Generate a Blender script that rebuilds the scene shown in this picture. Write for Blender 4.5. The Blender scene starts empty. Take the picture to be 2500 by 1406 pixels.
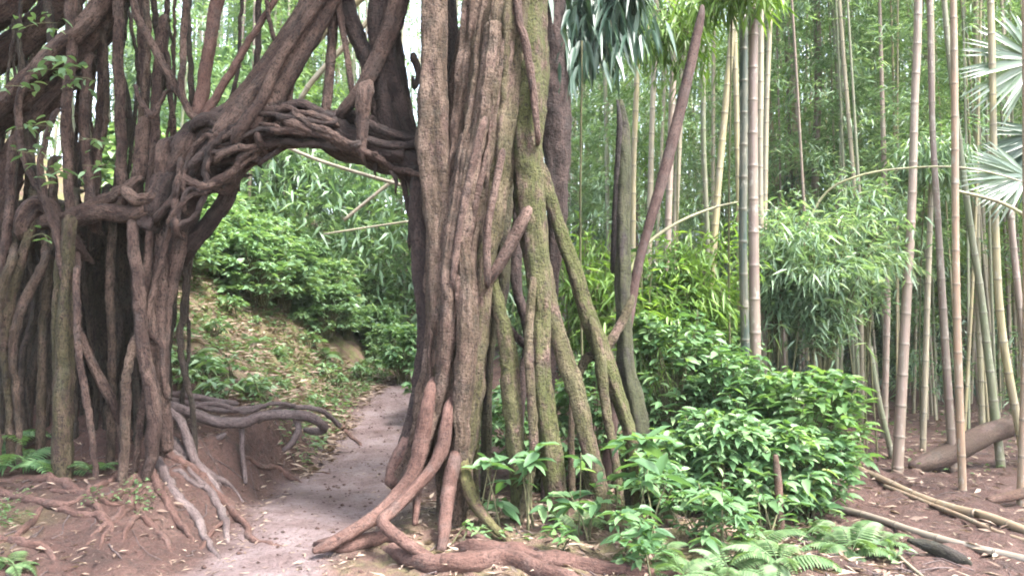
import bpy, math, random
import numpy as np
from math import radians, sin, cos, pi, tan, sqrt

# ------------------------------------------------------------------ camera, sky, sun, exposure
S = bpy.context.scene
C = S.collection
FOC, PITCH, EYE = 1925.0, radians(2.9), 1.6       # focal length in photo pixels, upward tilt, eye height in metres
cam = bpy.data.cameras.new('camera')
cam.sensor_width = 36.0
cam.lens = 36.0 * FOC / 2500.0
cam.clip_start, cam.clip_end = 0.05, 500.0
cam_o = bpy.data.objects.new('camera', cam)
C.objects.link(cam_o)
cam_o.location = (0, 0, EYE)
cam_o.rotation_euler = (pi / 2 + PITCH, 0, 0)
S.camera = cam_o

SUN_EL, SUN_AZ = radians(58), radians(128)         # azimuth clockwise from +Y: high, to the right and a little behind the camera
W = bpy.data.worlds.new('World')
S.world = W
W.use_nodes = True
wn = W.node_tree
bg = wn.nodes['Background']
sky = wn.nodes.new('ShaderNodeTexSky')
sky.sky_type = 'NISHITA'
sky.sun_disc = False
sky.sun_elevation = SUN_EL
sky.sun_rotation = SUN_AZ
sky.dust_density = 4.0
hs_ = wn.nodes.new('ShaderNodeHueSaturation')
hs_.inputs['Saturation'].default_value = 0.6       # overcast: nearly white sky
wn.links.new(sky.outputs[0], hs_.inputs['Color'])
wn.links.new(hs_.outputs[0], bg.inputs['Color'])
bg.inputs['Strength'].default_value = 0.125
sun = bpy.data.lights.new('sun', 'SUN')
sun.energy = 1.5
sun.angle = radians(12)
sun.color = (1.0, 0.96, 0.91)
sun_o = bpy.data.objects.new('sun', sun)
C.objects.link(sun_o)
sun_o.location = (11, -8, 25)
sun_o.rotation_euler = (pi / 2 - SUN_EL, 0, pi - SUN_AZ)
S.view_settings.view_transform = 'Standard'
S.view_settings.look = 'None'
S.view_settings.exposure = 3.35
S.view_settings.gamma = 1.0
S.cycles.filter_width = 1.9
S.cycles.max_bounces = 7
S.cycles.diffuse_bounces = 4
S.cycles.glossy_bounces = 2
S.cycles.transmission_bounces = 4
S.cycles.volume_bounces = 1
S.cycles.use_denoising = True

rng = np.random.default_rng(7)
random.seed(7)

# ------------------------------------------------------------------ helpers
def at(px, py, d):
    """world point seen at photo pixel (px, py) at distance d in front of the camera"""
    u, v = (px - 1250) / FOC, (703 - py) / FOC
    dy, dz = cos(PITCH) - v * sin(PITCH), sin(PITCH) + v * cos(PITCH)
    return np.array([u * d / dy, d, EYE + dz * d / dy])

def _hash(ix, iy, iz):
    h = (ix.astype(np.int64) * 374761393 + iy.astype(np.int64) * 668265263 + iz.astype(np.int64) * 2147483647) & 0xffffffff
    h = ((h ^ (h >> 13)) * 1274126177) & 0xffffffff
    h = h ^ (h >> 16)
    return (h & 0xffff) / 32767.5 - 1.0

def vnoise(x, y, z):
    x, y, z = np.broadcast_arrays(np.asarray(x, float), np.asarray(y, float), np.asarray(z, float))
    ix, iy, iz = np.floor(x), np.floor(y), np.floor(z)
    fx, fy, fz = x - ix, y - iy, z - iz
    fx, fy, fz = [t * t * (3 - 2 * t) for t in (fx, fy, fz)]
    r = 0
    for a in (0, 1):
        for b in (0, 1):
            for c in (0, 1):
                w = (fx if a else 1 - fx) * (fy if b else 1 - fy) * (fz if c else 1 - fz)
                r = r + w * _hash(ix + a, iy + b, iz + c)
    return r

def fbm(x, y, z=0.0, o=4):
    r, a, f = 0, 0.5, 1.0
    for i in range(o):
        r = r + a * vnoise(np.asarray(x) * f + 17.3 * i, np.asarray(y) * f - 9.1 * i, np.asarray(z) * f + 4.7 * i)
        a *= 0.5
        f *= 2.03
    return r

def sst(a, b, x):
    t = np.clip((np.asarray(x, float) - a) / (b - a), 0, 1)
    return t * t * (3 - 2 * t)

# ------------------------------------------------------------------ terrain
YK = [0, 5, 6, 7, 8, 9, 10, 12, 14, 17, 20, 25, 40]
XL = [-1.9, -2.1, -2.1, -2.3, -2.35, -2.2, -2.25, -2.3, -2.1, -1.8, -0.5, 3, 10]
XR = [-1.2, -1.3, -1.1, -0.95, -1.0, -1.1, -1.2, -1.3, -1.1, -.6, .8, 4.5, 12]

def xl(y): return np.interp(y, YK, XL)
def xr(y): return np.interp(y, YK, XR)

def height(x, y, fine=True):
    x, y = np.asarray(x, float), np.asarray(y, float)
    zp = np.interp(y, [0, 8, 9, 10, 11, 13, 17, 25, 90], [0, 0, .04, .13, .28, .62, .95, 1.2, 1.5])
    z = zp * (1 - sst(-0.6, 3.0, x))
    dl = xl(y) - x + 0.18 * fbm(x * 1.1, y * 1.1, 3.3, 3)
    bh = np.interp(y, [0, 4.5, 5.5, 6.5, 7.2, 8, 9, 10, 11, 12, 14], [.1, .14, .24, .38, .55, .64, .6, .4, .25, .16, .1])
    bw = np.interp(y, [0, 5, 6, 7, 7.6, 8.4, 9.2, 10.5, 12], [1.3, 1.2, 1.1, .8, .5, .38, .4, .6, .8])
    z = z + bh * sst(0, 1, dl / bw)
    hs = np.interp(y, [5, 7, 8, 9, 10, 12, 14, 20], [.04, .05, .25, .66, .95, 1.0, .9, .7])
    up = np.maximum(dl - bw * 0.8, 0)
    z = z + hs * 9.0 * (1 - np.exp(-up / 9.0))
    z = z + 0.14 * np.exp(-((x - 0.1) / 1.2) ** 2 - ((y - 5.9) / 1.1) ** 2) * sst(-1.5, -0.7, x)
    z = z + 0.5 * sst(14, 45, y) * sst(2, 6, x)
    if fine:
        m = np.clip(sst(-.3, .1, x - xr(y)) + sst(-.1, .3, dl), 0, 1)
        z = z + (0.04 + 0.05 * m) * fbm(x * 1.5, y * 1.5, 0, 3) + (0.026 + 0.026 * m) * fbm(x * 6, y * 6, 1.7, 4) + (.006 + .014 * m) * vnoise(x * 23, y * 23, .4)
    return z

def pathmask(x, y):
    e = 0.22 * fbm(x * 2.2, y * 2.2, 8.1, 3)
    return sst(-.15, .15, x - xl(y) + e) * sst(-.15, .15, xr(y) - x + e)

def ground_hit(px, py):
    d = np.arange(3.2, 45, 0.02)
    u, v = (px - 1250) / FOC, (703 - py) / FOC
    dy, dz = cos(PITCH) - v * sin(PITCH), sin(PITCH) + v * cos(PITCH)
    X, Z = u * d / dy, EYE + dz * d / dy
    below = np.nonzero(Z < height(X, d))[0]
    k = below[0] if len(below) else len(d) - 1
    return np.array([X[k], d[k], float(height(X[k], d[k]))])

# ------------------------------------------------------------------ mesh building
class MB:
    """collects points and faces (and strand coordinates) and links them as ONE mesh object"""
    def __init__(s):
        s.v, s.q, s.t, s.a, s.b, s.n = [], [], [], [], [], 0
    def add(s, v, quads=None, tris=None, attr=None, val=None):
        v = np.asarray(v, float).reshape(-1, 3)
        s.v.append(v)
        if quads is not None and len(quads): s.q.append(np.asarray(quads, np.int64) + s.n)
        if tris is not None and len(tris): s.t.append(np.asarray(tris, np.int64) + s.n)
        s.a.append(np.zeros((len(v), 3)) if attr is None else attr)
        s.b.append(np.full(len(v), 0.0) if val is None else np.broadcast_to(np.asarray(val, float), (len(v),)))
        s.n += len(v)
        return s
    def mesh(s, name, mat, origin=(0, 0, 0), smooth=True):
        v = np.concatenate(s.v) - np.asarray(origin, float)
        q = np.concatenate(s.q) if s.q else np.zeros((0, 4), np.int64)
        t = np.concatenate(s.t) if s.t else np.zeros((0, 3), np.int64)
        me = bpy.data.meshes.new(name)
        me.vertices.add(len(v))
        me.vertices.foreach_set('co', v.astype(np.float32).ravel())
        me.loops.add(len(q) * 4 + len(t) * 3)
        me.loops.foreach_set('vertex_index', np.concatenate([q.ravel(), t.ravel()]).astype(np.int32))
        me.polygons.add(len(q) + len(t))
        st = np.concatenate([np.arange(len(q)) * 4, len(q) * 4 + np.arange(len(t)) * 3])
        me.polygons.foreach_set('loop_start', st.astype(np.int32))
        me.polygons.foreach_set('use_smooth', np.full(len(q) + len(t), smooth))
        a = me.attributes.new('strand', 'FLOAT_VECTOR', 'POINT')
        a.data.foreach_set('vector', np.concatenate(s.a).astype(np.float32).ravel())
        b = me.attributes.new('amount', 'FLOAT', 'POINT')
        b.data.foreach_set('value', np.concatenate(s.b).astype(np.float32))
        me.update(calc_edges=True)
        me.validate()
        if mat: me.materials.append(mat)
        return me
    def build(s, name, mat, parent=None, origin=None, smooth=True):
        if origin is None: origin = parent.location if parent is not None else (0, 0, 0)
        o = bpy.data.objects.new(name, s.mesh(name, mat, origin, smooth))
        C.objects.link(o)
        if parent is not None: o.parent = parent
        else: o.location = origin
        return o

def tag(o, label=None, cat=None, group=None, kind=None):
    if label: o['label'] = label
    if cat: o['category'] = cat
    if group: o['group'] = group
    if kind: o['kind'] = kind
    return o

def thing(name, loc, label, cat, group=None):
    o = bpy.data.objects.new(name, None)
    o.empty_display_size = 0.2
    C.objects.link(o)
    o.location = tuple(float(t) for t in loc)
    return tag(o, label, cat, group)

def copy_part(src, parent, loc=None, rot=None, scale=None):
    c = src.copy()
    C.objects.link(c)
    c.parent = parent
    if loc is not None: c.location = loc
    if rot is not None: c.rotation_euler = rot
    if scale is not None: c.scale = scale
    return c

def inst(name, mesh, parent, loc=(0, 0, 0), rot=(0, 0, 0), scale=(1, 1, 1)):
    o = bpy.data.objects.new(name, mesh)
    C.objects.link(o)
    o.parent = parent
    o.location, o.rotation_euler, o.scale = loc, rot, scale
    return o

def spline(P, step):
    """Catmull-Rom through the rows of P (x, y, z, r); rows spaced about step apart"""
    P = np.asarray(P, float)
    if len(P) == 2:
        P = np.array([P[0], (P[0] + P[1]) / 2, P[1]])
    E = np.vstack([2 * P[0] - P[1], P, 2 * P[-1] - P[-2]])
    out = []
    for i in range(1, len(E) - 2):
        n = max(2, int(np.linalg.norm(E[i + 1, :3] - E[i, :3]) / step))
        t = (np.arange(n) / n)[:, None]
        p0, p1, p2, p3 = E[i - 1], E[i], E[i + 1], E[i + 2]
        out.append(0.5 * (2 * p1 + (p2 - p0) * t + (2 * p0 - 5 * p1 + 4 * p2 - p3) * t ** 2 + (3 * p1 - p0 - 3 * p2 + p3) * t ** 3))
    out.append(P[-1:])
    Q = np.vstack(out)
    Q[:, 3] = np.maximum(Q[:, 3], 0.002)
    return Q

def sweep(mb, P, seg=14, step=None, flute=0.0, fl=1.4, lump=0.0, wig=0.0, seed=None, moss=0.0, raw=False):
    """tube along P with fluted, lumpy sides"""
    P = np.asarray(P, float)
    rm = float(np.mean(P[:, 3]))
    step = step or max(0.02, rm * 0.6)
    Q = P if raw else spline(P, step)
    seed = rng.uniform(0, 900) if seed is None else seed
    n = len(Q)
    s = np.concatenate([[0], np.cumsum(np.linalg.norm(np.diff(Q[:, :3], axis=0), axis=1))])
    if wig:
        for k in range(3):
            Q[:, k] += wig * fbm(s * 2.2 / max(rm * 8, .25), seed + 31 * k, 0.5, 3) * np.minimum(1, np.minimum(s, s[-1] - s) / 0.15)
    T = np.gradient(Q[:, :3], axis=0)
    T /= np.linalg.norm(T, axis=1)[:, None] + 1e-9
    N = np.zeros((n, 3))
    a = np.array([1.0, 0, 0]) if abs(T[0, 0]) < .8 else np.array([0, 1.0, 0])
    N[0] = a - T[0] * a.dot(T[0])
    N[0] /= np.linalg.norm(N[0])
    for i in range(1, n):
        v = N[i - 1] - T[i] * N[i - 1].dot(T[i])
        N[i] = v / (np.linalg.norm(v) + 1e-9)
    B = np.cross(T, N)
    ang = np.arange(seg) / seg * 2 * pi
    ca, sa = np.cos(ang)[None], np.sin(ang)[None]
    R = Q[:, 3:4] * np.ones((1, seg)) * (1 - .38 * flute)
    if flute:
        tw = s[:, None] * 0.25
        fn = vnoise(np.cos(ang[None] + tw) * fl + seed, np.sin(ang[None] + tw) * fl, s[:, None] * 0.55 + seed)
        f2 = vnoise(np.cos(ang[None] + tw) * fl * 2.6 + seed, np.sin(ang[None] + tw) * fl * 2.6, s[:, None] * 0.9 + seed)
        R = R * (1 + flute * (1.0 - 2.0 * np.abs(fn)) + flute * 0.45 * (0.6 - 2 * np.abs(f2)))
    if lump:
        k = 0.7 / max(rm, .02)
        R = R * (1 + lump * fbm(ca * 1.1 + seed, sa * 1.1, s[:, None] * k + seed, 3) * 1.4)
    V = Q[:, None, :3] + R[..., None] * (ca[..., None] * N[:, None] + sa[..., None] * B[:, None])
    A = np.stack([R * ca + seed, R * sa, s[:, None] * np.ones((1, seg)) + seed * 1.7], -1)
    i = np.arange(n - 1)[:, None] * seg
    j = np.arange(seg)[None]
    j2 = (j + 1) % seg
    q = np.stack([i + j, i + j2, i + seg + j2, i + seg + j], -1).reshape(-1, 4)
    V = V.reshape(-1, 3)
    c0, c1 = len(V), len(V) + 1
    V = np.vstack([V, Q[0, :3] - T[0] * Q[0, 3] * .3, Q[-1, :3] + T[-1] * Q[-1, 3] * .5])
    A = np.vstack([A.reshape(-1, 3), [[seed, 0, seed * 1.7]], [[seed, 0, seed * 1.7 + s[-1]]]])
    jj = np.arange(seg)
    e = (n - 1) * seg
    t = np.vstack([np.stack([(jj + 1) % seg, jj, np.full(seg, c0)], -1), np.stack([e + jj, e + (jj + 1) % seg, np.full(seg, c1)], -1)])
    mb.add(V, q, t, A, moss)
    return Q

def pix(L, d0, d1=None):
    """[(px, py, half-width px[, d])] -> rows of x, y, z, r"""
    out = []
    for k, p in enumerate(L):
        d = p[3] if len(p) > 3 else (d0 if d1 is None else d0 + (d1 - d0) * k / (len(L) - 1))
        out.append(np.append(at(p[0], p[1], d), p[2] * d / FOC))
    return np.array(out)

def gpix(L, sink=0.25):
    """root along the ground: every point falls on the terrain under that pixel"""
    out = []
    for p in L:
        g = ground_hit(p[0], p[1])
        r = p[2] * g[1] / FOC
        out.append([g[0], g[1], g[2] + r * sink, r])
    return np.array(out)

def ground_root(mb, L, seg=10, moss=0.0, wig=.012, sink=.2, lump=.24):
    Q = spline(gpix(L), 0.035)
    Q[:, 2] = height(Q[:, 0], Q[:, 1]) + Q[:, 3] * sink
    k = np.ones(7) / 7
    if len(Q) > 12:
        z = np.convolve(np.pad(Q[:, 2], 3, mode='edge'), k, 'valid')
        Q[:, 2] = np.maximum(z, Q[:, 2])
    u = np.linspace(0, 1, len(Q))
    Q[:, 2] -= Q[:, 3] * 1.5 * (sst(.84, 1, u) + .8 * sst(.1, 0, u))
    sweep(mb, Q, seg, raw=True, lump=lump, wig=wig, moss=moss, flute=.22)

# leaves --------------------------------------------------------------
def unit(v):
    return v / (np.linalg.norm(v, axis=-1, keepdims=True) + 1e-9)

def leaves(mb, pos, dirs, L, Wd, droop=0.25, shape='broad', lod=1, up=None, fold=0.18):
    """one folded, drooping blade per row of pos"""
    pos = np.asarray(pos, float)
    n = len(pos)
    if n == 0: return
    D = unit(np.asarray(dirs, float))
    L = np.broadcast_to(np.asarray(L, float), (n,))[:, None]
    Wd = np.broadcast_to(np.asarray(Wd, float), (n,))[:, None]
    U = np.array([[0, 0, 1.0]]) + rng.normal(0, .35, (n, 3)) if up is None else np.asarray(up, float)
    Sd = unit(np.cross(D, U))
    Nn = np.cross(Sd, D)
    dn = np.array([[0, 0, -1.0]])
    if lod == 0:
        k = {'broad': ((.18, .34, .02), (.45, .5, .0), (.75, .33, .0)), 'lance': ((.15, .42, .02), (.4, .5, 0), (.72, .28, 0))}[shape]
        rows = [pos]
        for (t, w, _) in k:
            c = pos + D * L * t + dn * droop * L * t * t
            rows += [c - Sd * Wd * w + Nn * Wd * fold, c, c + Sd * Wd * w + Nn * Wd * fold]
        rows.append(pos + D * L + dn * droop * L)
        V = np.stack(rows, 1)
        m = V.shape[1]
        b = (np.arange(n) * m)[:, None]
        q = np.array([[1, 2, 5, 4], [2, 3, 6, 5], [4, 5, 8, 7], [5, 6, 9, 8]])
        t = np.array([[0, 2, 1], [0, 3, 2], [7, 8, 10], [8, 9, 10]])
        mb.add(V.reshape(-1, 3), (b[:, None] + q[None]).reshape(-1, 4), (b[:, None] + t[None]).reshape(-1, 3))
    else:
        t = .42 if shape == 'broad' else .36
        c = pos + D * L * t + dn * droop * L * t * t
        V = np.stack([pos, c - Sd * Wd * .5 + Nn * Wd * fold, pos + D * L + dn * droop * L, c + Sd * Wd * .5 + Nn * Wd * fold], 1)
        b = (np.arange(n) * 4)[:, None]
        tq = np.array([[0, 3, 2], [0, 2, 1]])
        mb.add(V.reshape(-1, 3), None, (b[:, None] + tq[None]).reshape(-1, 3))

def rdir(n, zlo=-1, zhi=1):
    a = rng.uniform(0, 2 * pi, n)
    z = rng.uniform(zlo, zhi, n)
    r = np.sqrt(np.maximum(0, 1 - z * z))
    return np.stack([r * np.cos(a), r * np.sin(a), z], -1)

# ------------------------------------------------------------------ materials
def nodes(name):
    m = bpy.data.materials.new(name)
    m.use_nodes = True
    nt = m.node_tree
    return m, nt, nt.nodes['Principled BSDF'], nt.nodes['Material Output']

def N(nt, t, **kw):
    n = nt.nodes.new(t)
    for k, v in kw.items():
        if k in n.inputs: n.inputs[k].default_value = v
        else: setattr(n, k, v)
    return n

def ramp(nt, src, stops):
    r = nt.nodes.new('ShaderNodeValToRGB')
    el = r.color_ramp.elements
    while len(el) < len(stops): el.new(0.5)
    for e, (p, c) in zip(el, stops):
        e.position = p
        e.color = (*c, 1) if len(c) == 3 else c
    nt.links.new(src, r.inputs[0])
    return r.outputs[0]

def mix(nt, f, a, b, mode='MIX'):
    m = nt.nodes.new('ShaderNodeMix')
    m.data_type = 'RGBA'
    m.blend_type = mode
    for s, v in ((m.inputs[0], f), (m.inputs[6], a), (m.inputs[7], b)):
        if hasattr(v, 'links'): nt.links.new(v, s)
        else: s.default_value = v if isinstance(v, float) else (*v, 1)
    return m.outputs[2]

def noise(nt, vec, scale, detail=4.0, rough=.6, vscale=None):
    if vscale is not None:
        mp = N(nt, 'ShaderNodeMapping')
        mp.inputs['Scale'].default_value = vscale
        nt.links.new(vec, mp.inputs['Vector'])
        vec = mp.outputs[0]
    n = N(nt, 'ShaderNodeTexNoise', Scale=scale, Detail=detail, Roughness=rough)
    nt.links.new(vec, n.inputs['Vector'])
    return n.outputs['Fac']

def attr(nt, name):
    a = nt.nodes.new('ShaderNodeAttribute')
    a.attribute_name = name
    return a

def math_(nt, op, a, b):
    m = nt.nodes.new('ShaderNodeMath')
    m.operation = op
    for s, v in zip(m.inputs, (a, b)):
        if hasattr(v, 'links'): nt.links.new(v, s)
        else: s.default_value = v
    return m.outputs[0]

def bark(name, dark, mid, pale, mossy=(.07, .09, .02), bump=.6, rough=.85, stretch=.24):
    m, nt, p, out = nodes(name)
    st = attr(nt, 'strand').outputs['Vector']
    am = attr(nt, 'amount').outputs['Fac']
    f1 = noise(nt, st, 22, 5, .7, (1, 1, stretch))
    f2 = noise(nt, st, 7, 4, .6, (1, 1, .5))
    f3 = noise(nt, st, 90, 3, .6, (1, 1, .35))
    col = ramp(nt, f1, [(.3, dark), (.5, mid), (.72, pale)])
    col = mix(nt, ramp(nt, f2, [(.46, (0, 0, 0)), (.6, (.85, .85, .85))]), col, pale)
    col = mix(nt, ramp(nt, noise(nt, st, 5.1, 5, .7), [(.52, (0, 0, 0)), (.62, (.7, .7, .7))]), col, tuple(.55 * c + .03 for c in mid))
    col = mix(nt, ramp(nt, noise(nt, st, 3.3, 3, .5), [(.45, (0, 0, 0)), (.65, (.75, .75, .75))]), col, mid)
    mf = math_(nt, 'MULTIPLY', am, ramp(nt, noise(nt, st, 9, 5, .7, (1, 1, .5)), [(.34, (0, 0, 0)), (.52, (1, 1, 1))]))
    col = mix(nt, mf, col, mossy)
    col = mix(nt, ramp(nt, f3, [(.36, (.7, .7, .7)), (.5, (0, 0, 0))]), col, dark)
    vo = noise(nt, st, 34, 4, .7, (1, 1, 1.6))
    col = mix(nt, ramp(nt, vo, [(.34, (.85, .85, .85)), (.44, (0, 0, 0))]), col, dark)
    nt.links.new(col, p.inputs['Base Color'])
    p.inputs['Roughness'].default_value = rough
    p.inputs['Specular IOR Level'].default_value = .3
    h = math_(nt, 'ADD', math_(nt, 'MULTIPLY', f1, 1.0), math_(nt, 'ADD', math_(nt, 'MULTIPLY', f3, .3), math_(nt, 'MULTIPLY', vo, .8)))
    b = N(nt, 'ShaderNodeBump', Strength=bump, Distance=.06)
    nt.links.new(h, b.inputs['Height'])
    nt.links.new(b.outputs[0], p.inputs['Normal'])
    return m

def leafmat(name, stops, rough=.42, trans=.35, spec=.5):
    m, nt, p, out = nodes(name)
    g = nt.nodes.new('ShaderNodeNewGeometry')
    oi = nt.nodes.new('ShaderNodeObjectInfo')
    r = math_(nt, 'ADD', math_(nt, 'MULTIPLY', g.outputs['Random Per Island'], .8), math_(nt, 'MULTIPLY', oi.outputs['Random'], .2))
    col = ramp(nt, r, stops)
    nt.links.new(col, p.inputs['Base Color'])
    p.inputs['Roughness'].default_value = rough
    p.inputs['Specular IOR Level'].default_value = spec
    t = N(nt, 'ShaderNodeBsdfTranslucent')
    tc = mix(nt, 1.0, col, (1.25, 1.3, .55), 'MULTIPLY')
    nt.links.new(tc, t.inputs['Color'])
    ms = nt.nodes.new('ShaderNodeMixShader')
    ms.inputs[0].default_value = trans
    nt.links.new(p.outputs[0], ms.inputs[1])
    nt.links.new(t.outputs[0], ms.inputs[2])
    nt.links.new(ms.outputs[0], out.inputs['Surface'])
    return m

def culmmat():
    m, nt, p, out = nodes('bamboo_culm_skin')
    oi = nt.nodes.new('ShaderNodeObjectInfo')
    st = attr(nt, 'strand').outputs['Vector']
    am = attr(nt, 'amount').outputs['Fac']
    f = noise(nt, st, 6, 4, .6, (1, 1, .35))
    f2 = noise(nt, st, 60, 3, .6, (1, 1, .06))
    col = mix(nt, ramp(nt, f, [(.4, (.0, .0, .0)), (.62, (.6, .6, .6))]), oi.outputs['Color'], (.17, .145, .11))
    col = mix(nt, ramp(nt, noise(nt, st, 13, 5, .75, (1, 1, .5)), [(.56, (0, 0, 0)), (.64, (.6, .6, .6))]), col, (.3, .29, .25))
    col = mix(nt, ramp(nt, f2, [(.3, (.5, .5, .5)), (.55, (0, 0, 0))]), col, (.09, .085, .05))
    col = mix(nt, ramp(nt, am, [(.35, (0, 0, 0)), (.6, (.12, .12, .12))]), col, (.40, .36, .28))
    col = mix(nt, ramp(nt, am, [(.8, (0, 0, 0)), (.95, (1, 1, 1))]), col, (.05, .04, .03))
    nt.links.new(col, p.inputs['Base Color'])
    p.inputs['Roughness'].default_value = .42
    b = N(nt, 'ShaderNodeBump', Strength=.15, Distance=.01)
    nt.links.new(f2, b.inputs['Height'])
    nt.links.new(b.outputs[0], p.inputs['Normal'])
    return m

M = {}
M['bark'] = bark('banyan_bark', (0.0144, 0.0086, 0.0079), (0.0900, 0.0526, 0.0432), (0.2376, 0.1620, 0.1332), bump=1.0)
M['bark_left'] = bark('reddish_root_bark', (0.0099, 0.0062, 0.0062), (0.0651, 0.0378, 0.0316), (0.1736, 0.1147, 0.0930), bump=1.0)
M['bark_dark'] = bark('dark_bark', (0.0078, 0.0054, 0.0060), (0.0348, 0.0222, 0.0204), (0.0900, 0.0600, 0.0540), bump=.9)  # darker bark; on the left core and rear roots it paints recess shade
M['root'] = bark('root_bark', (0.0273, 0.0140, 0.0117), (0.0819, 0.0429, 0.0343), (0.1326, 0.0780, 0.0655), bump=.5)
M['root_grey'] = bark('weathered_root_bark', (0.0298, 0.0213, 0.0213), (0.0850, 0.0612, 0.0595), (0.1530, 0.1190, 0.1148), bump=.4)
M['dead'] = bark('dead_wood', (.006, .005, .005), (.018, .014, .014), (.05, .04, .036))
M['pole'] = bark('brown_pole_bark', (0.0225, 0.0135, 0.0128), (0.0562, 0.0323, 0.0285), (0.0900, 0.0600, 0.0525), bump=.3)
M['stem'] = bark('green_stem', (.05, .05, .03), (.10, .10, .05), (.16, .15, .08), bump=.2)
M['culm'] = culmmat()
M['bamboo_leaf'] = leafmat('bamboo_leaf', [(0, (.07, .125, .08)), (.45, (.145, .235, .145)), (.8, (.23, .33, .225)), (1, (.38, .45, .36))], trans=.42)
M['bamboo_lime'] = leafmat('bamboo_leaf_young', [(0, (.08, .15, .04)), (.6, (.14, .24, .06)), (1, (.22, .32, .09))], trans=.42)
M['bamboo_dark'] = leafmat('bamboo_leaf_dark', [(0, (.03, .065, .05)), (.6, (.065, .115, .085)), (.93, (.11, .165, .13)), (1, (.3, .36, .33))], trans=.25, rough=.35)  # darker leaf green; on the understorey it stands in for canopy shade
M['shrub_leaf'] = leafmat('shrub_leaf', [(0, (.045, .1, .045)), (.45, (.09, .175, .08)), (.8, (.15, .25, .12)), (.96, (.23, .33, .16)), (1, (.3, .26, .1))], rough=.46, spec=.4, trans=.4)
M['shrub_lime'] = leafmat('young_shrub_leaf', [(0, (.055, .115, .045)), (.6, (.105, .195, .078)), (1, (.2, .29, .11))], rough=.38, trans=.42)
M['hill_leaf'] = leafmat('hillside_leaf', [(0, (.07, .135, .07)), (.45, (.13, .22, .115)), (.8, (.2, .3, .165)), (.96, (.29, .37, .23)), (1, (.33, .29, .14))], rough=.4)
M['fern_leaf'] = leafmat('fern_leaf', [(0, (.055, .105, .045)), (.6, (.095, .165, .07)), (1, (.16, .23, .11))], rough=.5)
M['palm_leaf'] = leafmat('palm_leaf', [(0, (.14, .2, .16)), (1, (.27, .33, .28))], rough=.25, trans=.45, spec=.8)
M['litter'] = leafmat('dry_leaf', [(0, (.10, .06, .045)), (.5, (.2, .145, .11)), (.85, (.29, .225, .175)), (1, (.37, .31, .25))], rough=.7, trans=.1)
M['crown_leaf'] = leafmat('banyan_leaf', [(0, (.02, .05, .02)), (1, (.06, .11, .04))])

def groundmat():
    m, nt, p, out = nodes('red_soil')
    tc = N(nt, 'ShaderNodeTexCoord').outputs['Object']
    am = attr(nt, 'amount').outputs['Fac']
    gm = attr(nt, 'strand')
    sep = N(nt, 'ShaderNodeSeparateXYZ')
    nt.links.new(gm.outputs['Vector'], sep.inputs[0])
    n1 = noise(nt, tc, 2.2, 6, .65)
    n2 = noise(nt, tc, 22, 5, .7)
    n3 = noise(nt, tc, 80, 3, .6)
    soil = ramp(nt, n1, [(.3, (.036, .019, .016)), (.5, (.078, .04, .033)), (.7, (.125, .073, .06))])
    soil = mix(nt, ramp(nt, n2, [(.36, (.85, .85, .85)), (.52, (0, 0, 0))]), soil, (.04, .024, .02))
    soil = mix(nt, ramp(nt, n3, [(.6, (0, 0, 0)), (.75, (.5, .5, .5))]), soil, (.32, .24, .2))
    soil = mix(nt, math_(nt, 'MULTIPLY', sep.outputs[0], ramp(nt, n1, [(.3, (.35, .35, .35)), (.6, (.85, .85, .85))])), soil, (.2, .13, .1))  # lighter tan by the hill mask paints the sunlit slope into the soil
    pth = ramp(nt, n1, [(.3, (.09, .056, .052)), (.5, (.155, .112, .112)), (.7, (.215, .17, .172))])
    pth = mix(nt, ramp(nt, n2, [(.33, (.7, .7, .7)), (.48, (0, 0, 0))]), pth, (.055, .03, .026))
    pth = mix(nt, ramp(nt, n3, [(.68, (0, 0, 0)), (.8, (.6, .6, .6))]), pth, (.3, .25, .25))
    col = mix(nt, am, soil, pth)
    mossc = ramp(nt, n2, [(.3, (.07, .08, .028)), (.7, (.19, .19, .075))])
    mf = math_(nt, 'MULTIPLY', sep.outputs[0], ramp(nt, noise(nt, tc, 5, 5, .7), [(.42, (0, 0, 0)), (.58, (1, 1, 1))]))
    col = mix(nt, mf, col, mossc)
    nt.links.new(col, p.inputs['Base Color'])
    p.inputs['Roughness'].default_value = .8
    p.inputs['Specular IOR Level'].default_value = .35
    h = math_(nt, 'ADD', math_(nt, 'MULTIPLY', n2, 1.0), math_(nt, 'MULTIPLY', n3, .3))
    b = N(nt, 'ShaderNodeBump', Strength=1.0, Distance=.06)
    nt.links.new(h, b.inputs['Height'])
    nt.links.new(b.outputs[0], p.inputs['Normal'])
    return m
M['soil'] = groundmat()

# ------------------------------------------------------------------ ground and path: one height sheet, the path its own object
def axis(*seg):
    return np.unique(np.round(np.concatenate([np.arange(a, b, s) for a, b, s in seg]), 5))
gx = axis((-160, -20, 10), (-20, -7, .5), (-7, -4.2, .12), (-4.2, 1.6, .035), (1.6, 5.2, .05), (5.2, 12, .25), (12, 30, 1), (30, 161, 10))
gy = axis((-20, 3, 1.5), (3, 4.4, .2), (4.4, 10, .035), (10, 15, .07), (15, 26, .25), (26, 50, 1), (50, 301, 10))
GX, GY = np.meshgrid(gx, gy)
GZ = height(GX, GY)
PM = pathmask(GX, GY)
dlg = xl(GY) - GX
GM = sst(.3, .9, dlg) * sst(8.8, 9.6, GY) + .9 * sst(.9, 1.6, dlg) * sst(6.2, 5.2, GY) + .5 * sst(-.2, .4, GX - xr(GY)) * sst(2.2, 1.2, GX) * sst(8, 6, GY)
GM = np.clip(GM, 0, 1)
nx, ny = len(gx), len(gy)
ii, jj = np.meshgrid(np.arange(ny - 1), np.arange(nx - 1), indexing='ij')
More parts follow.
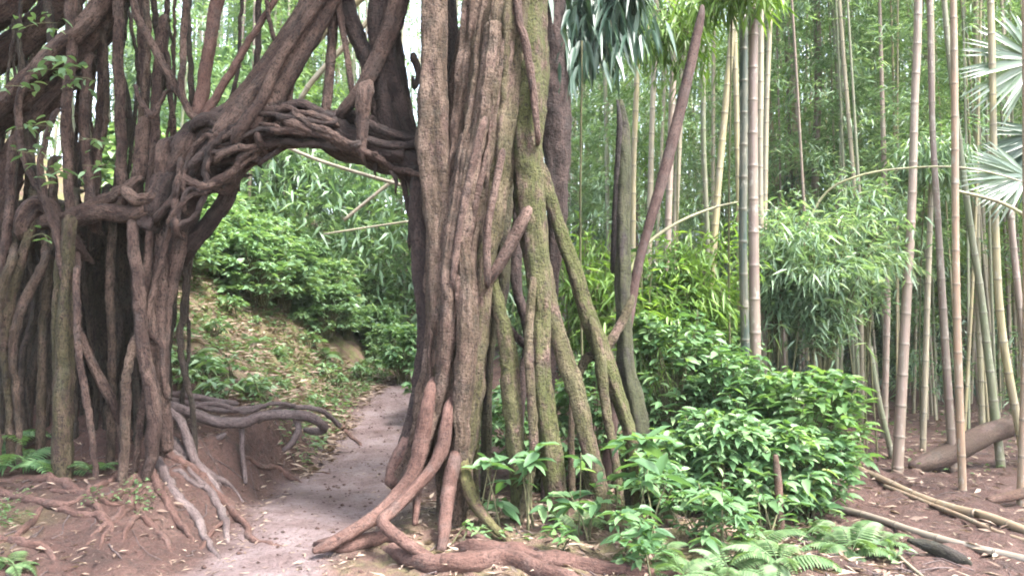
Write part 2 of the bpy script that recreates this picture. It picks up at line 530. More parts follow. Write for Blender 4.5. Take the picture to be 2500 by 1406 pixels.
Q4 = np.stack([ii * nx + jj, ii * nx + jj + 1, (ii + 1) * nx + jj + 1, (ii + 1) * nx + jj], -1).reshape(-1, 4)
fm = PM.ravel()[Q4].mean(1) > .5
V = np.stack([GX, GY, GZ], -1).reshape(-1, 3)
AT = np.stack([GM, GM, GM], -1).reshape(-1, 3)
for nm, sel in (('ground', ~fm), ('path', fm)):
    q = Q4[sel]
    u, inv = np.unique(q, return_inverse=True)
    o = MB().add(V[u], inv.reshape(-1, 4), None, AT[u], PM.ravel()[u]).build(nm, M['soil'])
    tag(o, kind='structure')

# ------------------------------------------------------------------ centre banyan: fused trunk strands standing on stilt roots
base = (0.0, 6.3, float(height(0.0, 6.3)))
ct = thing('banyan_tree', base, 'thick fluted banyan trunk standing on stilt roots in the middle beside the path', 'tree')
D = 6.3
def strand(tree, name, L, d0, d1=None, mat='bark', seg=None, flute=.24, lump=.17, wig=0.0, moss=0.0, fl=1.4):
    P = pix(L, d0, d1)
    if tree is ct and moss >= .4:
        P[:, 3] *= np.interp([p[1] for p in L], [400, 650], [1, .8])
    if name:                                        # ends in view grow back into the wood
        for a, b, e in ((0, 1, L[0]), (-1, -2, L[-1])):
            if (0 < e[1] < 1060 and name != 'foot_root') or (name == 'foot_root' and a == 0) or name == 'bark_vein':
                t = unit((P[a, :3] - P[b, :3])[None])[0]
                r = P[a, 3]
                P = np.insert(P, 0 if a == 0 else len(P), np.append(P[a, :3] + t * r * 2.6 + [0, r * 2.5 + .07, 0], r * .25), 0)
                P[a if a == -1 else 1 - 1, 3] = r * .25
    seg = seg or int(np.clip(np.mean(P[:, 3]) * 320, 9, 44))
    mb = MB()
    sweep(mb, P, seg, step=max(.018, float(np.mean(P[:, 3])) * .3), flute=flute, fl=fl, lump=lump, wig=wig, moss=moss)
    return mb.build(name, M[mat], tree)

# main trunk: several strands grown into one mass
mb = MB()
for L, d0, d1, mo in (
    ([(1270, -420, 62), (1238, -60, 62), (1215, 150, 72), (1198, 300, 70), (1165, 470, 62), (1132, 620, 60), (1122, 780, 58), (1117, 900, 54), (1113, 1020, 46), (1106, 1150, 40), (1108, 1240, 40), (1104, 1310, 34)], 6.25, 6.2, .25),
    ([(1190, -420, 32), (1172, -60, 34), (1150, 150, 42), (1130, 300, 42), (1112, 450, 42), (1090, 600, 46), (1078, 760, 42), (1068, 900, 38), (1048, 1020, 36), (1014, 1120, 32), (978, 1185, 24)], 6.2, 6.25, .1),
    ([(1300, -420, 36), (1256, 0, 40), (1240, 200, 36), (1222, 380, 32), (1200, 520, 28), (1182, 640, 26), (1168, 780, 28), (1152, 900, 30), (1142, 1020, 26), (1128, 1150, 26), (1130, 1240, 24)], 6.12, 6.12, .45),
    ([(1140, 330, 18), (1120, 480, 22), (1098, 620, 24), (1090, 760, 22), (1084, 900, 18), (1062, 1000, 17), (1038, 1090, 16), (1000, 1190, 14)], 6.02, 6.05, .1),
    ([(1205, 60, 22), (1180, 260, 24), (1150, 420, 26), (1128, 560, 24), (1140, 720, 26), (1138, 860, 24), (1128, 1000, 20), (1122, 1150, 18), (1120, 1300, 14)], 6.0, 6.0, .15),
):
    P = pix(L, d0, d1)
    sweep(mb, P, 44, step=.03, flute=.3, fl=1.9, lump=.2, moss=mo, wig=.03)
mb.build('trunk', M['bark'], ct)
AR = 'aerial_root'
strand(ct, AR, [(1075, -420, 40), (1060, -60, 36), (1058, 150, 36), (1060, 350, 42), (1072, 520, 42), (1078, 640, 36), (1070, 780, 28)], 6.18, 6.12, moss=.15)
strand(ct, AR, [(1120, -420, 40), (1086, -60, 34), (1088, 120, 32), (1096, 280, 26), (1100, 420, 24)], 6.7, 6.5, 'bark_dark')
strand(ct, AR, [(1040, 330, 14), (1022, 470, 22), (1034, 640, 26), (1046, 780, 26), (1036, 900, 24), (1018, 1020, 24), (990, 1110, 24), (966, 1165, 22)], 6.4, 6.35, 'bark_dark')
strand(ct, AR, [(1330, -420, 40), (1296, -60, 42), (1292, 150, 44), (1288, 300, 40), (1292, 450, 40), (1302, 560, 40), (1312, 660, 36), (1322, 760, 30), (1320, 900, 32), (1332, 1020, 36), (1352, 1150, 32), (1368, 1290, 28)], 6.25, 6.05, moss=.75)
strand(ct, AR, [(1318, 620, 24), (1342, 740, 24), (1374, 860, 27), (1407, 960, 28), (1434, 1080, 26), (1464, 1190, 23), (1482, 1290, 21)], 6.2, 6.0, moss=.55)
strand(ct, AR, [(1300, 700, 14), (1290, 820, 15), (1294, 950, 15), (1302, 1080, 15), (1290, 1180, 15), (1268, 1275, 13)], 6.0, 5.9, moss=.4)
strand(ct, AR, [(1190, 600, 16), (1204, 690, 20), (1226, 780, 22), (1242, 860, 26), (1248, 960, 27), (1258, 1080, 26), (1266, 1200, 23), (1262, 1290, 19)], 6.15, 6.0, moss=.7)
strand(ct, AR, [(1286, 520, 15), (1240, 610, 16), (1196, 685, 11)], 6.05, 6.05, lump=.08)
strand(ct, AR, [(1322, 420, 18), (1366, 560, 20), (1402, 660, 23), (1432, 760, 25), (1470, 860, 27), (1502, 950, 23), (1540, 1070, 20), (1560, 1240, 18)], 6.75, 6.6, moss=.8)
strand(ct, AR, [(1450, 800, 14), (1468, 900, 17), (1480, 1000, 15), (1500, 1110, 14), (1520, 1270, 13)], 6.5, 6.3, moss=.6)
strand(ct, AR, [(1540, 740, 12), (1505, 810, 16), (1470, 860, 18), (1430, 880, 15), (1405, 950, 12), (1395, 1050, 10), (1398, 1240, 10)], 6.8, 6.7, moss=.4)
strand(ct, AR, [(1370, -420, 40), (1345, 0, 32), (1352, 200, 34), (1358, 380, 34), (1360, 520, 26), (1350, 680, 16), (1345, 820, 14), (1340, 1000, 14), (1335, 1250, 14)], 7.0, 6.9, 'bark_dark')
strand(ct, AR, [(1240, 250, 26), (1232, 420, 22), (1226, 560, 20), (1228, 700, 14), (1200, 820, 12), (1190, 960, 12), (1185, 1240, 12)], 6.6, 6.6, 'bark_dark', moss=.3)
strand(ct, AR, [(1262, 380, 16), (1266, 520, 15), (1258, 680, 13), (1290, 820, 12), (1270, 960, 14), (1260, 1200, 14)], 6.7, 6.6, 'bark_dark')
strand(ct, AR, [(1174, 700, 10), (1182, 850, 10), (1170, 1000, 10), (1160, 1120, 12), (1165, 1270, 11)], 6.45, 6.4, moss=.8)
strand(ct, AR, [(1180, 690, 9), (1210, 760, 11), (1240, 800, 11), (1290, 850, 9), (1320, 880, 7)], 6.35, 6.35, 'bark_dark')
strand(ct, AR, [(1260, -420, 16), (1262, 0, 12), (1280, 100, 11), (1300, 220, 10), (1312, 330, 8)], 6.0, 6.0)
strand(ct, AR, [(1180, 300, 9), (1150, 420, 10), (1122, 560, 10), (1105, 690, 8)], 5.93, 5.95, flute=.1)
strand(ct, AR, [(1225, 380, 9), (1205, 480, 10), (1190, 560, 10), (1190, 680, 9)], 5.95, 5.95, flute=.1)
for k in range(16):                                 # thin veins running down the face of the trunk
    t = rng.uniform(.1, .92)
    y0 = rng.uniform(-60, 600)
    y1 = min(1120, y0 + rng.uniform(250, 620))
    L = []
    for j in range(6):
        y = y0 + (y1 - y0) * j / 5
        t = float(np.clip(t + rng.normal(0, .05), .06, .94))
        xa, xb = np.interp(y, [0, 300, 450, 600, 750, 900, 1100, 1300], [1150, 1098, 1075, 1052, 1045, 1036, 1020, 1070]), np.interp(y, [0, 250, 450, 600, 750, 900, 1100, 1300], [1290, 1252, 1225, 1200, 1186, 1170, 1142, 1140])
        L.append((xa + (xb - xa) * t, y, rng.uniform(5, 10) * (.3, .75, 1, 1, .75, .3)[j], 6.2 - .22 * sqrt(max(0, 1 - (2 * t - 1) ** 2)) + (.06, .01, 0, 0, .01, .06)[j]))
    strand(ct, 'bark_vein', L, D, lump=.2, wig=.02, moss=.2 * rng.random())
# feet and roots over the ground
def groot(tree, L, mat='root', seg=12, moss=0.0, wig=.012, sink=.2, name='surface_root'):
    mb = MB()
    ground_root(mb, L, seg, moss, wig, sink)
    return mb.build(name, M[mat], tree)
FT = 'foot_root'
strand(ct, FT, [(1050, 960, 16, 6.0), (1030, 1080, 20, 5.98), (1008, 1160, 18, 5.95), (968, 1215, 18, 5.9), (925, 1255, 18, 5.75), (870, 1292, 16, 5.6), (800, 1330, 14, 5.5), (765, 1345, 8, 5.45)], D, mat='root', lump=.14)
strand(ct, FT, [(1095, 1000, 14, 5.98), (1080, 1090, 18, 5.95), (1050, 1150, 16, 5.9), (1000, 1205, 16, 5.8), (955, 1250, 16, 5.65), (935, 1275, 15, 5.5), (975, 1315, 15, 5.35), (1020, 1345, 13, 5.25), (1070, 1370, 9, 5.2)], D, mat='root', lump=.14)
strand(ct, FT, [(1110, 1120, 15, 5.95), (1095, 1200, 17, 5.85), (1088, 1270, 15, 5.7), (1078, 1345, 11, 5.5)], D, mat='root')
strand(ct, FT, [(1130, 1130, 20, 6.0), (1150, 1210, 20, 5.9), (1190, 1270, 14, 5.75), (1230, 1310, 11, 5.6), (1275, 1345, 8, 5.5)], D, mat='root', moss=.6)
strand(ct, FT, [(1010, 1130, 10, 6.0), (1018, 1200, 10, 5.95), (1012, 1280, 8, 5.85)], D, mat='root')
strand(ct, FT, [(990, 1090, 20, 6.3), (968, 1150, 24, 6.3), (958, 1185, 20, 6.25)], D, mat='root')
groot(ct, [(768, 1330, 9), (800, 1342, 18), (850, 1345, 21), (910, 1332, 18), (960, 1318, 17), (1000, 1322, 10)], sink=.45)
groot(ct, [(935, 1335, 11), (980, 1365, 19), (1040, 1385, 24), (1120, 1388, 27), (1200, 1376, 26), (1280, 1390, 22), (1400, 1425, 22), (1560, 1470, 22)], seg=18, sink=.35)
groot(ct, [(1105, 1325, 11), (1160, 1345, 20), (1240, 1362, 23), (1330, 1378, 21), (1440, 1392, 18), (1560, 1408, 14), (1750, 1420, 10)], seg=16, sink=.35)
groot(ct, [(930, 1262, 10), (880, 1300, 12), (830, 1322, 10), (790, 1338, 6)], sink=.5)
groot(ct, [(1100, 1300, 9), (1180, 1322, 9), (1260, 1340, 7), (1330, 1345, 5)])
# unseen crown above the frame, spread to shade the left banyan, and limbs
mb = MB()
for k in range(9):
    a = at(1150 + 25 * k, -380, 6.3)
    e = np.array([rng.uniform(-4, 4), rng.uniform(3, 12), rng.uniform(7.5, 9.5)])
    m_ = (a + e) / 2 + rng.normal(0, .3, 3)
    sweep(mb, [np.append(a, .16), np.append(m_, .1), np.append(e, .03)], 10, step=.2, lump=.1)
mb.build('limb', M['bark'], ct)
mb = MB()
n = 8500
cl = np.stack([rng.uniform(-6, .5, 260), rng.uniform(1.8, 7.4, 260), rng.uniform(6.4, 9.3, 260)], -1)
pos = cl[rng.integers(0, 260, n)] + rng.normal(0, .5, (n, 3))
leaves(mb, pos, rdir(n, -.7, .5), rng.uniform(.14, .24, n), rng.uniform(.07, .11, n), .3)
mb.build('crown', M['crown_leaf'], ct)

# ------------------------------------------------------------------ left banyan: curtain of aerial roots and the arching bough
lbase = (-3.3, 7.3, float(height(-3.3, 7.3)))
lt = thing('banyan_tree', lbase, 'sprawling banyan with a curtain of aerial roots and a bough arching over the path', 'tree')
mb = MB()                                           # old core behind the roots, shade of the gaps put into its bark colour
for L, d0 in (([(20, 560, 70), (10, 800, 95), (0, 1130, 110)], 8.0), ([(120, 500, 70), (110, 750, 85), (110, 1140, 95)], 7.9), ([(235, 520, 60), (230, 760, 70), (235, 1150, 80)], 7.85),
              ([(345, 520, 50), (340, 780, 52), (345, 1150, 60)], 7.6), ([(410, 470, 42), (390, 700, 38), (380, 900, 36), (385, 1120, 42)], 7.4), ([(-110, 300, 90), (-120, 700, 110), (-120, 1150, 120)], 7.9)):
    sweep(mb, pix(L, d0), 36, step=.05, flute=.25, fl=2.0, lump=.16, moss=.12)
mb.build('trunk', M['bark_dark'], lt)
# arch
AB = 'arching_bough'
mb = MB()
for L, d0, d1 in (
    ([(395, 640, 34), (425, 520, 44), (470, 430, 52), (530, 355, 58), (610, 300, 52), (690, 290, 36), (760, 300, 36), (830, 325, 36), (900, 355, 34), (965, 385, 32), (1030, 410, 34)], 6.9, 6.4),
    ([(440, 560, 26), (480, 470, 28), (540, 400, 26), (600, 375, 18), (660, 345, 16), (720, 320, 22), (790, 345, 26), (860, 378, 24), (930, 400, 22), (1000, 425, 22)], 6.85, 6.5),
    ([(360, 560, 30), (420, 430, 32), (480, 330, 30), (560, 285, 28), (640, 265, 22), (700, 255, 16), (750, 268, 18), (800, 285, 20), (900, 300, 22), (960, 325, 20), (1020, 350, 16)], 6.7, 6.5),
    ([(560, 320, 30), (620, 330, 22), (680, 318, 20), (740, 300, 26), (820, 310, 24), (900, 345, 24), (985, 385, 20)], 6.6, 6.35)):
    sweep(mb, pix(L, d0, d1), 30, step=.03, flute=.2, fl=1.8, lump=.3, wig=.06)
mb.build(AB, M['bark_dark'], lt)
for L, d in (([(470, 400, 12), (520, 360, 13), (570, 345, 12), (620, 300, 10), (690, 262, 10), (720, 262, 8)], 6.45),
             ([(480, 305, 16), (520, 290, 17), (545, 310, 14), (520, 345, 12), (470, 420, 10)], 6.5),
             ([(640, 395, 6), (700, 352, 9), (640, 350, 9), (590, 385, 8), (520, 400, 7)], 6.5),
             ([(700, 262, 8), (735, 255, 12), (780, 275, 12), (810, 300, 10)], 6.45),
             ([(880, 340, 9), (940, 352, 10), (1000, 356, 10), (1030, 346, 10)], 6.3),
             ([(885, 300, 12), (940, 322, 12), (1000, 342, 10), (1026, 345, 8)], 6.35),
             ([(960, 400, 7), (985, 450, 7), (1000, 520, 6)], 6.5), ([(985, 395, 9), (1000, 440, 9), (1022, 480, 7)], 6.45),
             ([(935, 370, 7), (920, 390, 6), (915, 415, 4)], 6.35), ([(955, 415, 6), (968, 440, 5), (965, 465, 3)], 6.4),
             ([(1000, 410, 12), (1006, 470, 10), (1002, 560, 7), (998, 600, 4)], 6.6)):
    strand(lt, AR, L, d, mat='bark_dark', lump=.2, wig=.015)
for k in range(22):                                 # roots laced over the bough
    u = rng.uniform(0, .7)
    L = []
    off = rng.uniform(-.8, .8)
    for j in range(5):
        u_ = u + j * rng.uniform(.06, .09)
        off = float(np.clip(off + rng.normal(0, .4), -1, 1))
        cx, cy = np.interp(u_, [0, .2, .35, .5, .65, .8, 1], [400, 470, 555, 650, 760, 870, 1010]), np.interp(u_, [0, .2, .35, .5, .65, .8, 1], [610, 440, 350, 308, 305, 345, 392])
        hw = np.interp(u_, [0, .3, .5, 1], [75, 75, 48, 42])
        L.append((cx + off * hw * .5, cy + off * hw, rng.uniform(5, 11), np.interp(u_, [0, 1], [6.72, 6.35]) - .2 * sqrt(1 - off * off)))
    strand(lt, 'bough_root', L, 6.5, mat=['bark_left', 'bark_dark', 'bark_left'][k % 3], lump=.25, wig=.03)
# limb rising to the right from the arch
for L, d0, d1 in (([(545, 345, 30), (600, 270, 30), (665, 195, 27), (738, 100, 25), (808, 0, 24), (905, -150, 24), (1010, -330, 24)], 6.5, 6.35),
                  ([(520, 340, 26), (590, 255, 26), (650, 178, 24), (715, 80, 22), (780, -20, 22), (880, -165, 22), (990, -340, 22)], 6.62, 6.45),
                  ([(580, 330, 14), (640, 240, 13), (680, 150, 12), (740, 60, 12), (812, -40, 12), (900, -180, 12)], 6.36, 6.25),
                  ([(610, 325, 28), (655, 265, 28), (700, 190, 24), (768, 80, 22), (825, -30, 20), (930, -190, 20)], 6.5, 6.35),
                  ([(500, 330, 20), (580, 245, 20), (640, 170, 18), (690, 95, 16), (750, 0, 16), (850, -170, 16)], 6.75, 6.6)):
    strand(lt, 'limb', L, d0, d1, mat='bark_left', flute=.22, lump=.14)
# right-hand dark limb and its props
for L, d0, d1, m_ in (([(1010, 365, 16), (975, 250, 28), (945, 130, 36), (940, 20, 38), (990, -120, 38), (1060, -330, 40)], 6.6, 6.5, 'bark_dark'),
                      ([(960, 345, 22), (935, 240, 20), (925, 140, 22), (950, 40, 22), (985, -100, 20)], 6.5, 6.5, 'bark_dark'),
                      ([(835, 275, 12), (880, 220, 16), (925, 130, 22), (960, 40, 26), (1000, -120, 26)], 6.4, 6.4, 'bark'),
                      ([(900, 150, 20), (868, 80, 20), (845, 10, 24), (830, -120, 26)], 6.6, 6.6, 'bark_dark'),
                      ([(925, 300, 12), (905, 200, 16), (895, 130, 16)], 6.55, 6.55, 'bark_dark'),
                      ([(797, 275, 12), (806, 180, 12), (812, 60, 13), (815, -60, 14), (820, -330, 14)], 6.5, 6.5, 'bark'),
                      ([(862, 240, 7), (845, 120, 8), (825, 0, 9), (815, -200, 10)], 6.45, 6.45, 'bark'),
                      ([(705, 262, 7), (725, 150, 6), (770, 30, 6), (800, -80, 6)], 6.55, 6.5, 'bark'),
                      ([(890, 225, 20), (884, 290, 16), (882, 345, 14), (886, 385, 7)], 6.25, 6.25, 'bark'),
                      ([(1010, 140, 9), (1022, 180, 8), (1012, 215, 6), (1008, 190, 4)], 6.6, 6.6, 'bark_dark'),
                      ([(575, 395, 18), (552, 480, 20), (505, 550, 21), (455, 605, 24)], 6.75, 6.95, 'bark_dark')):
    strand(lt, 'aerial_root' if L[0][2] < 22 and m_ == 'bark' else 'limb', L, d0, d1, mat='bark_left' if m_ == 'bark' else m_, lump=.16)
# diagonal limbs, top left
for L, d0, d1 in (([(430, -220, 32), (300, -40, 32), (230, 80, 34), (110, 200, 34), (-20, 300, 36), (-160, 420, 40), (-300, 600, 44), (-380, 900, 50), (-400, 1250, 60)], 7.0, 6.9),
                  ([(300, -220, 28), (190, -40, 30), (90, 70, 31), (-30, 160, 32), (-160, 250, 34), (-320, 360, 36), (-470, 600, 40), (-520, 1250, 50)], 7.3, 7.1),
                  ([(180, -220, 30), (60, -30, 34), (-60, 60, 36), (-170, 130, 36), (-330, 230, 36), (-560, 300, 30), (-760, 280, 12)], 7.0, 6.9),
                  ([(350, -220, 22), (240, 20, 22), (140, 120, 22), (20, 240, 20), (-60, 330, 20)], 6.8, 6.7),
                  ([(160, 210, 20), (60, 330, 26), (10, 480, 28), (-20, 640, 30)], 7.0, 7.0)):
    strand(lt, 'limb', L, d0, d1, mat='bark_left', lump=.18, flute=.28)
# lateral root
for L, d0, d1 in (([(60, 560, 14), (120, 540, 20), (180, 535, 24), (240, 512, 24), (300, 520, 22), (345, 520, 18), (385, 470, 20), (430, 400, 22), (470, 340, 20)], 6.75, 6.6),
                  ([(300, 500, 14), (335, 440, 16), (345, 380, 16), (350, 300, 14)], 6.7, 6.7),
                  ([(310, 470, 16), (360, 490, 18), (395, 440, 16), (400, 360, 16)], 6.6, 6.6),
                  ([(160, 530, 12), (220, 500, 14), (290, 470, 14), (330, 440, 10)], 6.65, 6.65),
                  ([(60, 560, 22), (85, 510, 26), (110, 500, 20), (150, 545, 18), (170, 590, 20)], 6.7, 6.7)):
    strand(lt, 'lateral_root', L, d0, d1, mat='bark_left', lump=.2, wig=.03)
# the named vertical roots
VR = [
    ([(172, 560, 22), (166, 700, 22), (160, 850, 26), (156, 1000, 30), (155, 1175, 30)], 6.6, 6.5, 'bark', .35),
    ([(150, 600, 16), (140, 800, 16), (146, 1000, 18), (138, 1170, 18)], 6.65, 6.55, 'bark', .4),
    ([(186, 680, 10), (192, 860, 10), (212, 980, 11), (226, 1070, 9), (236, 1180, 8)], 6.5, 6.4, 'bark', 0),
    ([(185, 790, 12), (228, 890, 15), (262, 960, 15), (285, 1010, 12), (300, 1100, 10)], 6.7, 6.75, 'bark', 0),
    ([(322, 575, 16), (338, 700, 19), (348, 850, 21), (368, 950, 23), (376, 1060, 22), (362, 1140, 18), (350, 1180, 14)], 6.55, 6.45, 'bark', 0),
    ([(330, 830, 14), (310, 930, 15), (306, 1050, 15), (298, 1180, 13)], 6.5, 6.4, 'bark', .1),
    ([(395, 560, 22), (388, 720, 24), (388, 880, 22), (398, 1000, 22), (408, 1100, 18)], 6.8, 6.7, 'bark', 0),
    ([(448, 500, 26), (430, 640, 22), (408, 760, 20), (400, 900, 18), (392, 1020, 16), (400, 1110, 14)], 6.85, 6.75, 'bark', 0),
    ([(420, 540, 12), (360, 780, 12), (395, 850, 9), (402, 960, 8)], 6.6, 6.6, 'bark', 0),
    ([(365, 560, 14), (360, 700, 16), (372, 850, 14), (350, 980, 12), (330, 1160, 10)], 6.7, 6.6, 'bark', 0),
    ([(275, 560, 12), (268, 700, 13), (276, 850, 12), (272, 1000, 14), (268, 1160, 14)], 6.9, 6.85, 'bark', .1),
    ([(80, 540, 16), (50, 640, 18), (22, 740, 20), (14, 850, 18), (26, 980, 17), (30, 1120, 17)], 6.7, 6.65, 'bark', .3),
    ([(110, 640, 13), (60, 740, 15), (30, 850, 13), (40, 1000, 11), (48, 1140, 10)], 6.65, 6.6, 'bark', .1),
    ([(30, 640, 14), (0, 720, 16), (-20, 860, 18), (-10, 1140, 18)], 6.6, 6.5, 'bark', .2),
    ([(175, -200, 20), (172, 0, 19), (172, 140, 18), (160, 300, 16), (165, 420, 14), (175, 540, 15)], 6.75, 6.7, 'bark', 0),
    ([(130, 280, 10), (100, 400, 10), (115, 500, 11), (140, 580, 13), (155, 680, 12)], 6.55, 6.55, 'bark', 0),
    ([(60, 200, 12), (45, 300, 12), (70, 420, 11), (130, 520, 12), (150, 600, 12)], 6.6, 6.6, 'bark', 0),
    ([(310, -150, 12), (330, 20, 12), (374, 110, 12), (420, 195, 12), (452, 250, 10)], 6.5, 6.55, 'bark', 0),
    ([(470, -200, 14), (455, 0, 13), (448, 120, 12), (444, 220, 13), (468, 280, 13), (510, 305, 11)], 6.45, 6.5, 'bark', 0),
    ([(560, -200, 22), (530, 0, 22), (508, 120, 22), (490, 230, 22), (478, 300, 18)], 6.7, 6.65, 'root', 0),
    ([(760, -150, 10), (640, 50, 10), (590, 130, 12), (540, 215, 13), (495, 295, 14)], 6.65, 6.6, 'root', 0),
    ([(290, -150, 16), (288, 80, 16), (292, 220, 17), (296, 340, 17), (300, 470, 18)], 6.8, 6.75, 'bark', 0),
    ([(345, -150, 16), (350, 90, 17), (352, 260, 16), (346, 400, 18), (338, 500, 16)], 6.9, 6.8, 'bark', 0),
    ([(395, 60, 14), (380, 250, 14), (375, 400, 18), (362, 520, 18)], 6.75, 6.7, 'bark', 0),
    ([(330, 215, 7), (350, 260, 8), (372, 285, 9), (385, 260, 8), (405, 225, 6)], 6.55, 6.55, 'bark', 0),
    ([(215, 150, 14), (205, 300, 15), (215, 430, 15), (225, 540, 16)], 6.85, 6.8, 'bark', 0),
    ([(245, -100, 12), (250, 150, 13), (240, 330, 12), (235, 540, 14)], 7.0, 6.95, 'bark', 0),
    ([(30, 350, 13), (25, 500, 14), (10, 650, 14)], 6.75, 6.7, 'bark', 0),
    ([(125, 400, 14), (130, 500, 13), (122, 640, 14), (105, 800, 14), (100, 1140, 15)], 6.8, 6.8, 'bark', .2),
    ([(640, -120, 8), (660, 60, 8), (680, 110, 8)], 6.6, 6.6, 'bark', 0),
    ([(425, -150, 9), (405, 60, 9), (412, 200, 9), (425, 330, 10), (415, 430, 10)], 6.95, 6.85, 'bark', 0),
    ([(600, -150, 7), (586, 60, 7), (580, 180, 7), (560, 260, 7)], 7.1, 7.0, 'bark_dark', 0),
    ([(635, -150, 10), (630, 40, 10), (628, 140, 10), (615, 250, 10)], 7.1, 7.0, 'bark_dark', 0),
]
for L, d0, d1, m_, mo in VR:
    if 530 < L[0][1] < 700:
        L = [(L[0][0] + 4, L[0][1] - 85, L[0][2] * .8, d0 + .35), (L[0][0] + 3, L[0][1] - 30, L[0][2], d0 + .12)] + L
    L = [(p[0], p[1], p[2] * .76) + tuple(p[3:]) for p in L]
    strand(lt, AR, L, d0, d1, mat='bark_left' if m_ == 'bark' else m_, moss=mo, wig=.02)
for k in range(58):                                 # the crowd of thinner roots behind them, mostly darkened to paint shaded recesses
    x = rng.uniform(-30, 470) if k < 46 else rng.uniform(-380, -40)
    top = rng.random() < .55
    y0, y1 = (-150, rng.uniform(420, 620)) if top else (rng.uniform(450, 600), 1160)
    r = rng.uniform(3, 10)
    dd = rng.uniform(6.65, 7.5) if top else rng.uniform(7.1, 7.7)
    n_ = 5
    L = [(x + rng.normal(0, 14) - (18 if y0 < 0 else 0) * j / n_, y0 + (y1 - y0) * j / (n_ - 1), r * rng.uniform(.8, 1.2)) for j in range(n_)]
    strand(lt, AR, L, dd, mat='bark_dark' if not top or rng.random() < .6 else 'bark_left', wig=.03, moss=.1)
# surface roots below the left banyan
for L, m_ in (
    ([(385, 1090, 14), (440, 1130, 13), (500, 1180, 11), (560, 1240, 12), (600, 1285, 10), (615, 1320, 8), (700, 1338, 5)], 'root'),
    ([(395, 1060, 12), (450, 1110, 12), (520, 1170, 10), (570, 1195, 8), (592, 1225, 7)], 'root_grey'),
    ([(400, 1090, 10), (470, 1160, 10), (520, 1210, 10), (545, 1270, 9), (560, 1330, 7)], 'root_grey'),
    ([(375, 1110, 12), (420, 1190, 12), (470, 1260, 11), (500, 1320, 9), (545, 1375, 6)], 'root_grey'),
    ([(360, 1130, 11), (390, 1200, 11), (440, 1290, 9), (480, 1330, 7)], 'root'),
    ([(350, 1140, 12), (330, 1200, 12), (300, 1250, 11), (250, 1290, 8), (210, 1330, 5)], 'root'),
    ([(345, 1150, 12), (290, 1210, 11), (230, 1215, 11), (160, 1185, 12), (60, 1170, 12), (-40, 1175, 12)], 'root'),
    ([(300, 1165, 9), (240, 1190, 10), (190, 1225, 11), (110, 1235, 12), (0, 1205, 12), (-60, 1190, 12)], 'root'),
    ([(190, 1225, 9), (240, 1245, 10), (265, 1290, 9), (240, 1345, 6)], 'root'),
    ([(140, 1240, 11), (190, 1255, 11), (250, 1275, 11), (275, 1300, 8)], 'root'),
    ([(100, 1235, 9), (80, 1280, 9), (40, 1310, 9), (-20, 1335, 9)], 'root'),
    ([(-20, 1310, 11), (50, 1325, 11), (110, 1350, 9), (140, 1370, 6)], 'root'),
    ([(320, 1190, 9), (345, 1260, 9), (395, 1310, 9), (420, 1350, 6)], 'root'),
    ([(350, 1190, 8), (350, 1240, 9), (310, 1290, 8), (300, 1320, 5)], 'root'),
    ([(420, 1150, 8), (480, 1190, 8), (520, 1200, 7), (560, 1230, 6)], 'root_grey'),
    ([(430, 1120, 8), (500, 1150, 8), (540, 1190, 6)], 'root_grey'),
    ([(590, 1110, 6), (660, 1140, 7), (700, 1165, 7), (745, 1180, 5)], 'root'),
    ([(790, 1000, 7), (830, 1040, 8), (860, 1070, 6), (895, 1095, 4)], 'root'),
    ([(745, 1160, 5), (775, 1152, 5), (810, 1158, 4)], 'root'),
    ([(560, 1240, 7), (520, 1300, 7), (480, 1350, 5)], 'root'),
    ([(120, 1190, 8), (170, 1200, 8), (215, 1200, 8), (260, 1230, 7), (320, 1240, 6)], 'root'),
):
    groot(lt, [(a, b, c * rng.uniform(.75, 1.1)) for a, b, c in L], m_, seg=9, sink=.12, wig=.035)
# roots bridging the cut bank
for L, d0, d1 in (([(400, 985, 12), (460, 1005, 13), (530, 1030, 13), (590, 1032, 13), (640, 1015, 12), (700, 1012, 12), (755, 1018, 12), (785, 1035, 11), (790, 1050, 10), (765, 1052, 9), (745, 1048, 6)], 7.3, 8.2),
                  ([(400, 972, 7), (460, 985, 8), (540, 1000, 8), (600, 1000, 8), (640, 990, 6)], 7.5, 8.1),
                  ([(405, 960, 7), (450, 965, 8), (510, 975, 7), (580, 985, 6)], 7.5, 8.0),
                  ([(405, 995, 8), (440, 1030, 11), (460, 1080, 12), (480, 1130, 11), (520, 1180, 9), (560, 1240, 7)], 7.2, 6.9),
                  ([(410, 1085, 9), (450, 1090, 8), (500, 1082, 9), (550, 1060, 7)], 7.2, 7.6),
                  ([(722, 1020, 9), (728, 1050, 9), (710, 1085, 8), (692, 1098, 6)], 7.9, 7.8),
                  ([(440, 1000, 5), (520, 985, 6), (600, 1005, 6), (660, 985, 5), (720, 990, 5)], 7.6, 8.2),
                  ([(630, 1030, 5), (690, 995, 5), (780, 1000, 6), (830, 1040, 6)], 8.0, 8.6),
                  ([(590, 1040, 7), (592, 1100, 6), (600, 1180, 5)], 7.7, 7.5)):
    mb = MB()
    sweep(mb, pix(L, d0, d1), 10, step=.03, lump=.15, wig=.015, flute=.08)
    mb.build('surface_root', M['root_grey'], lt)

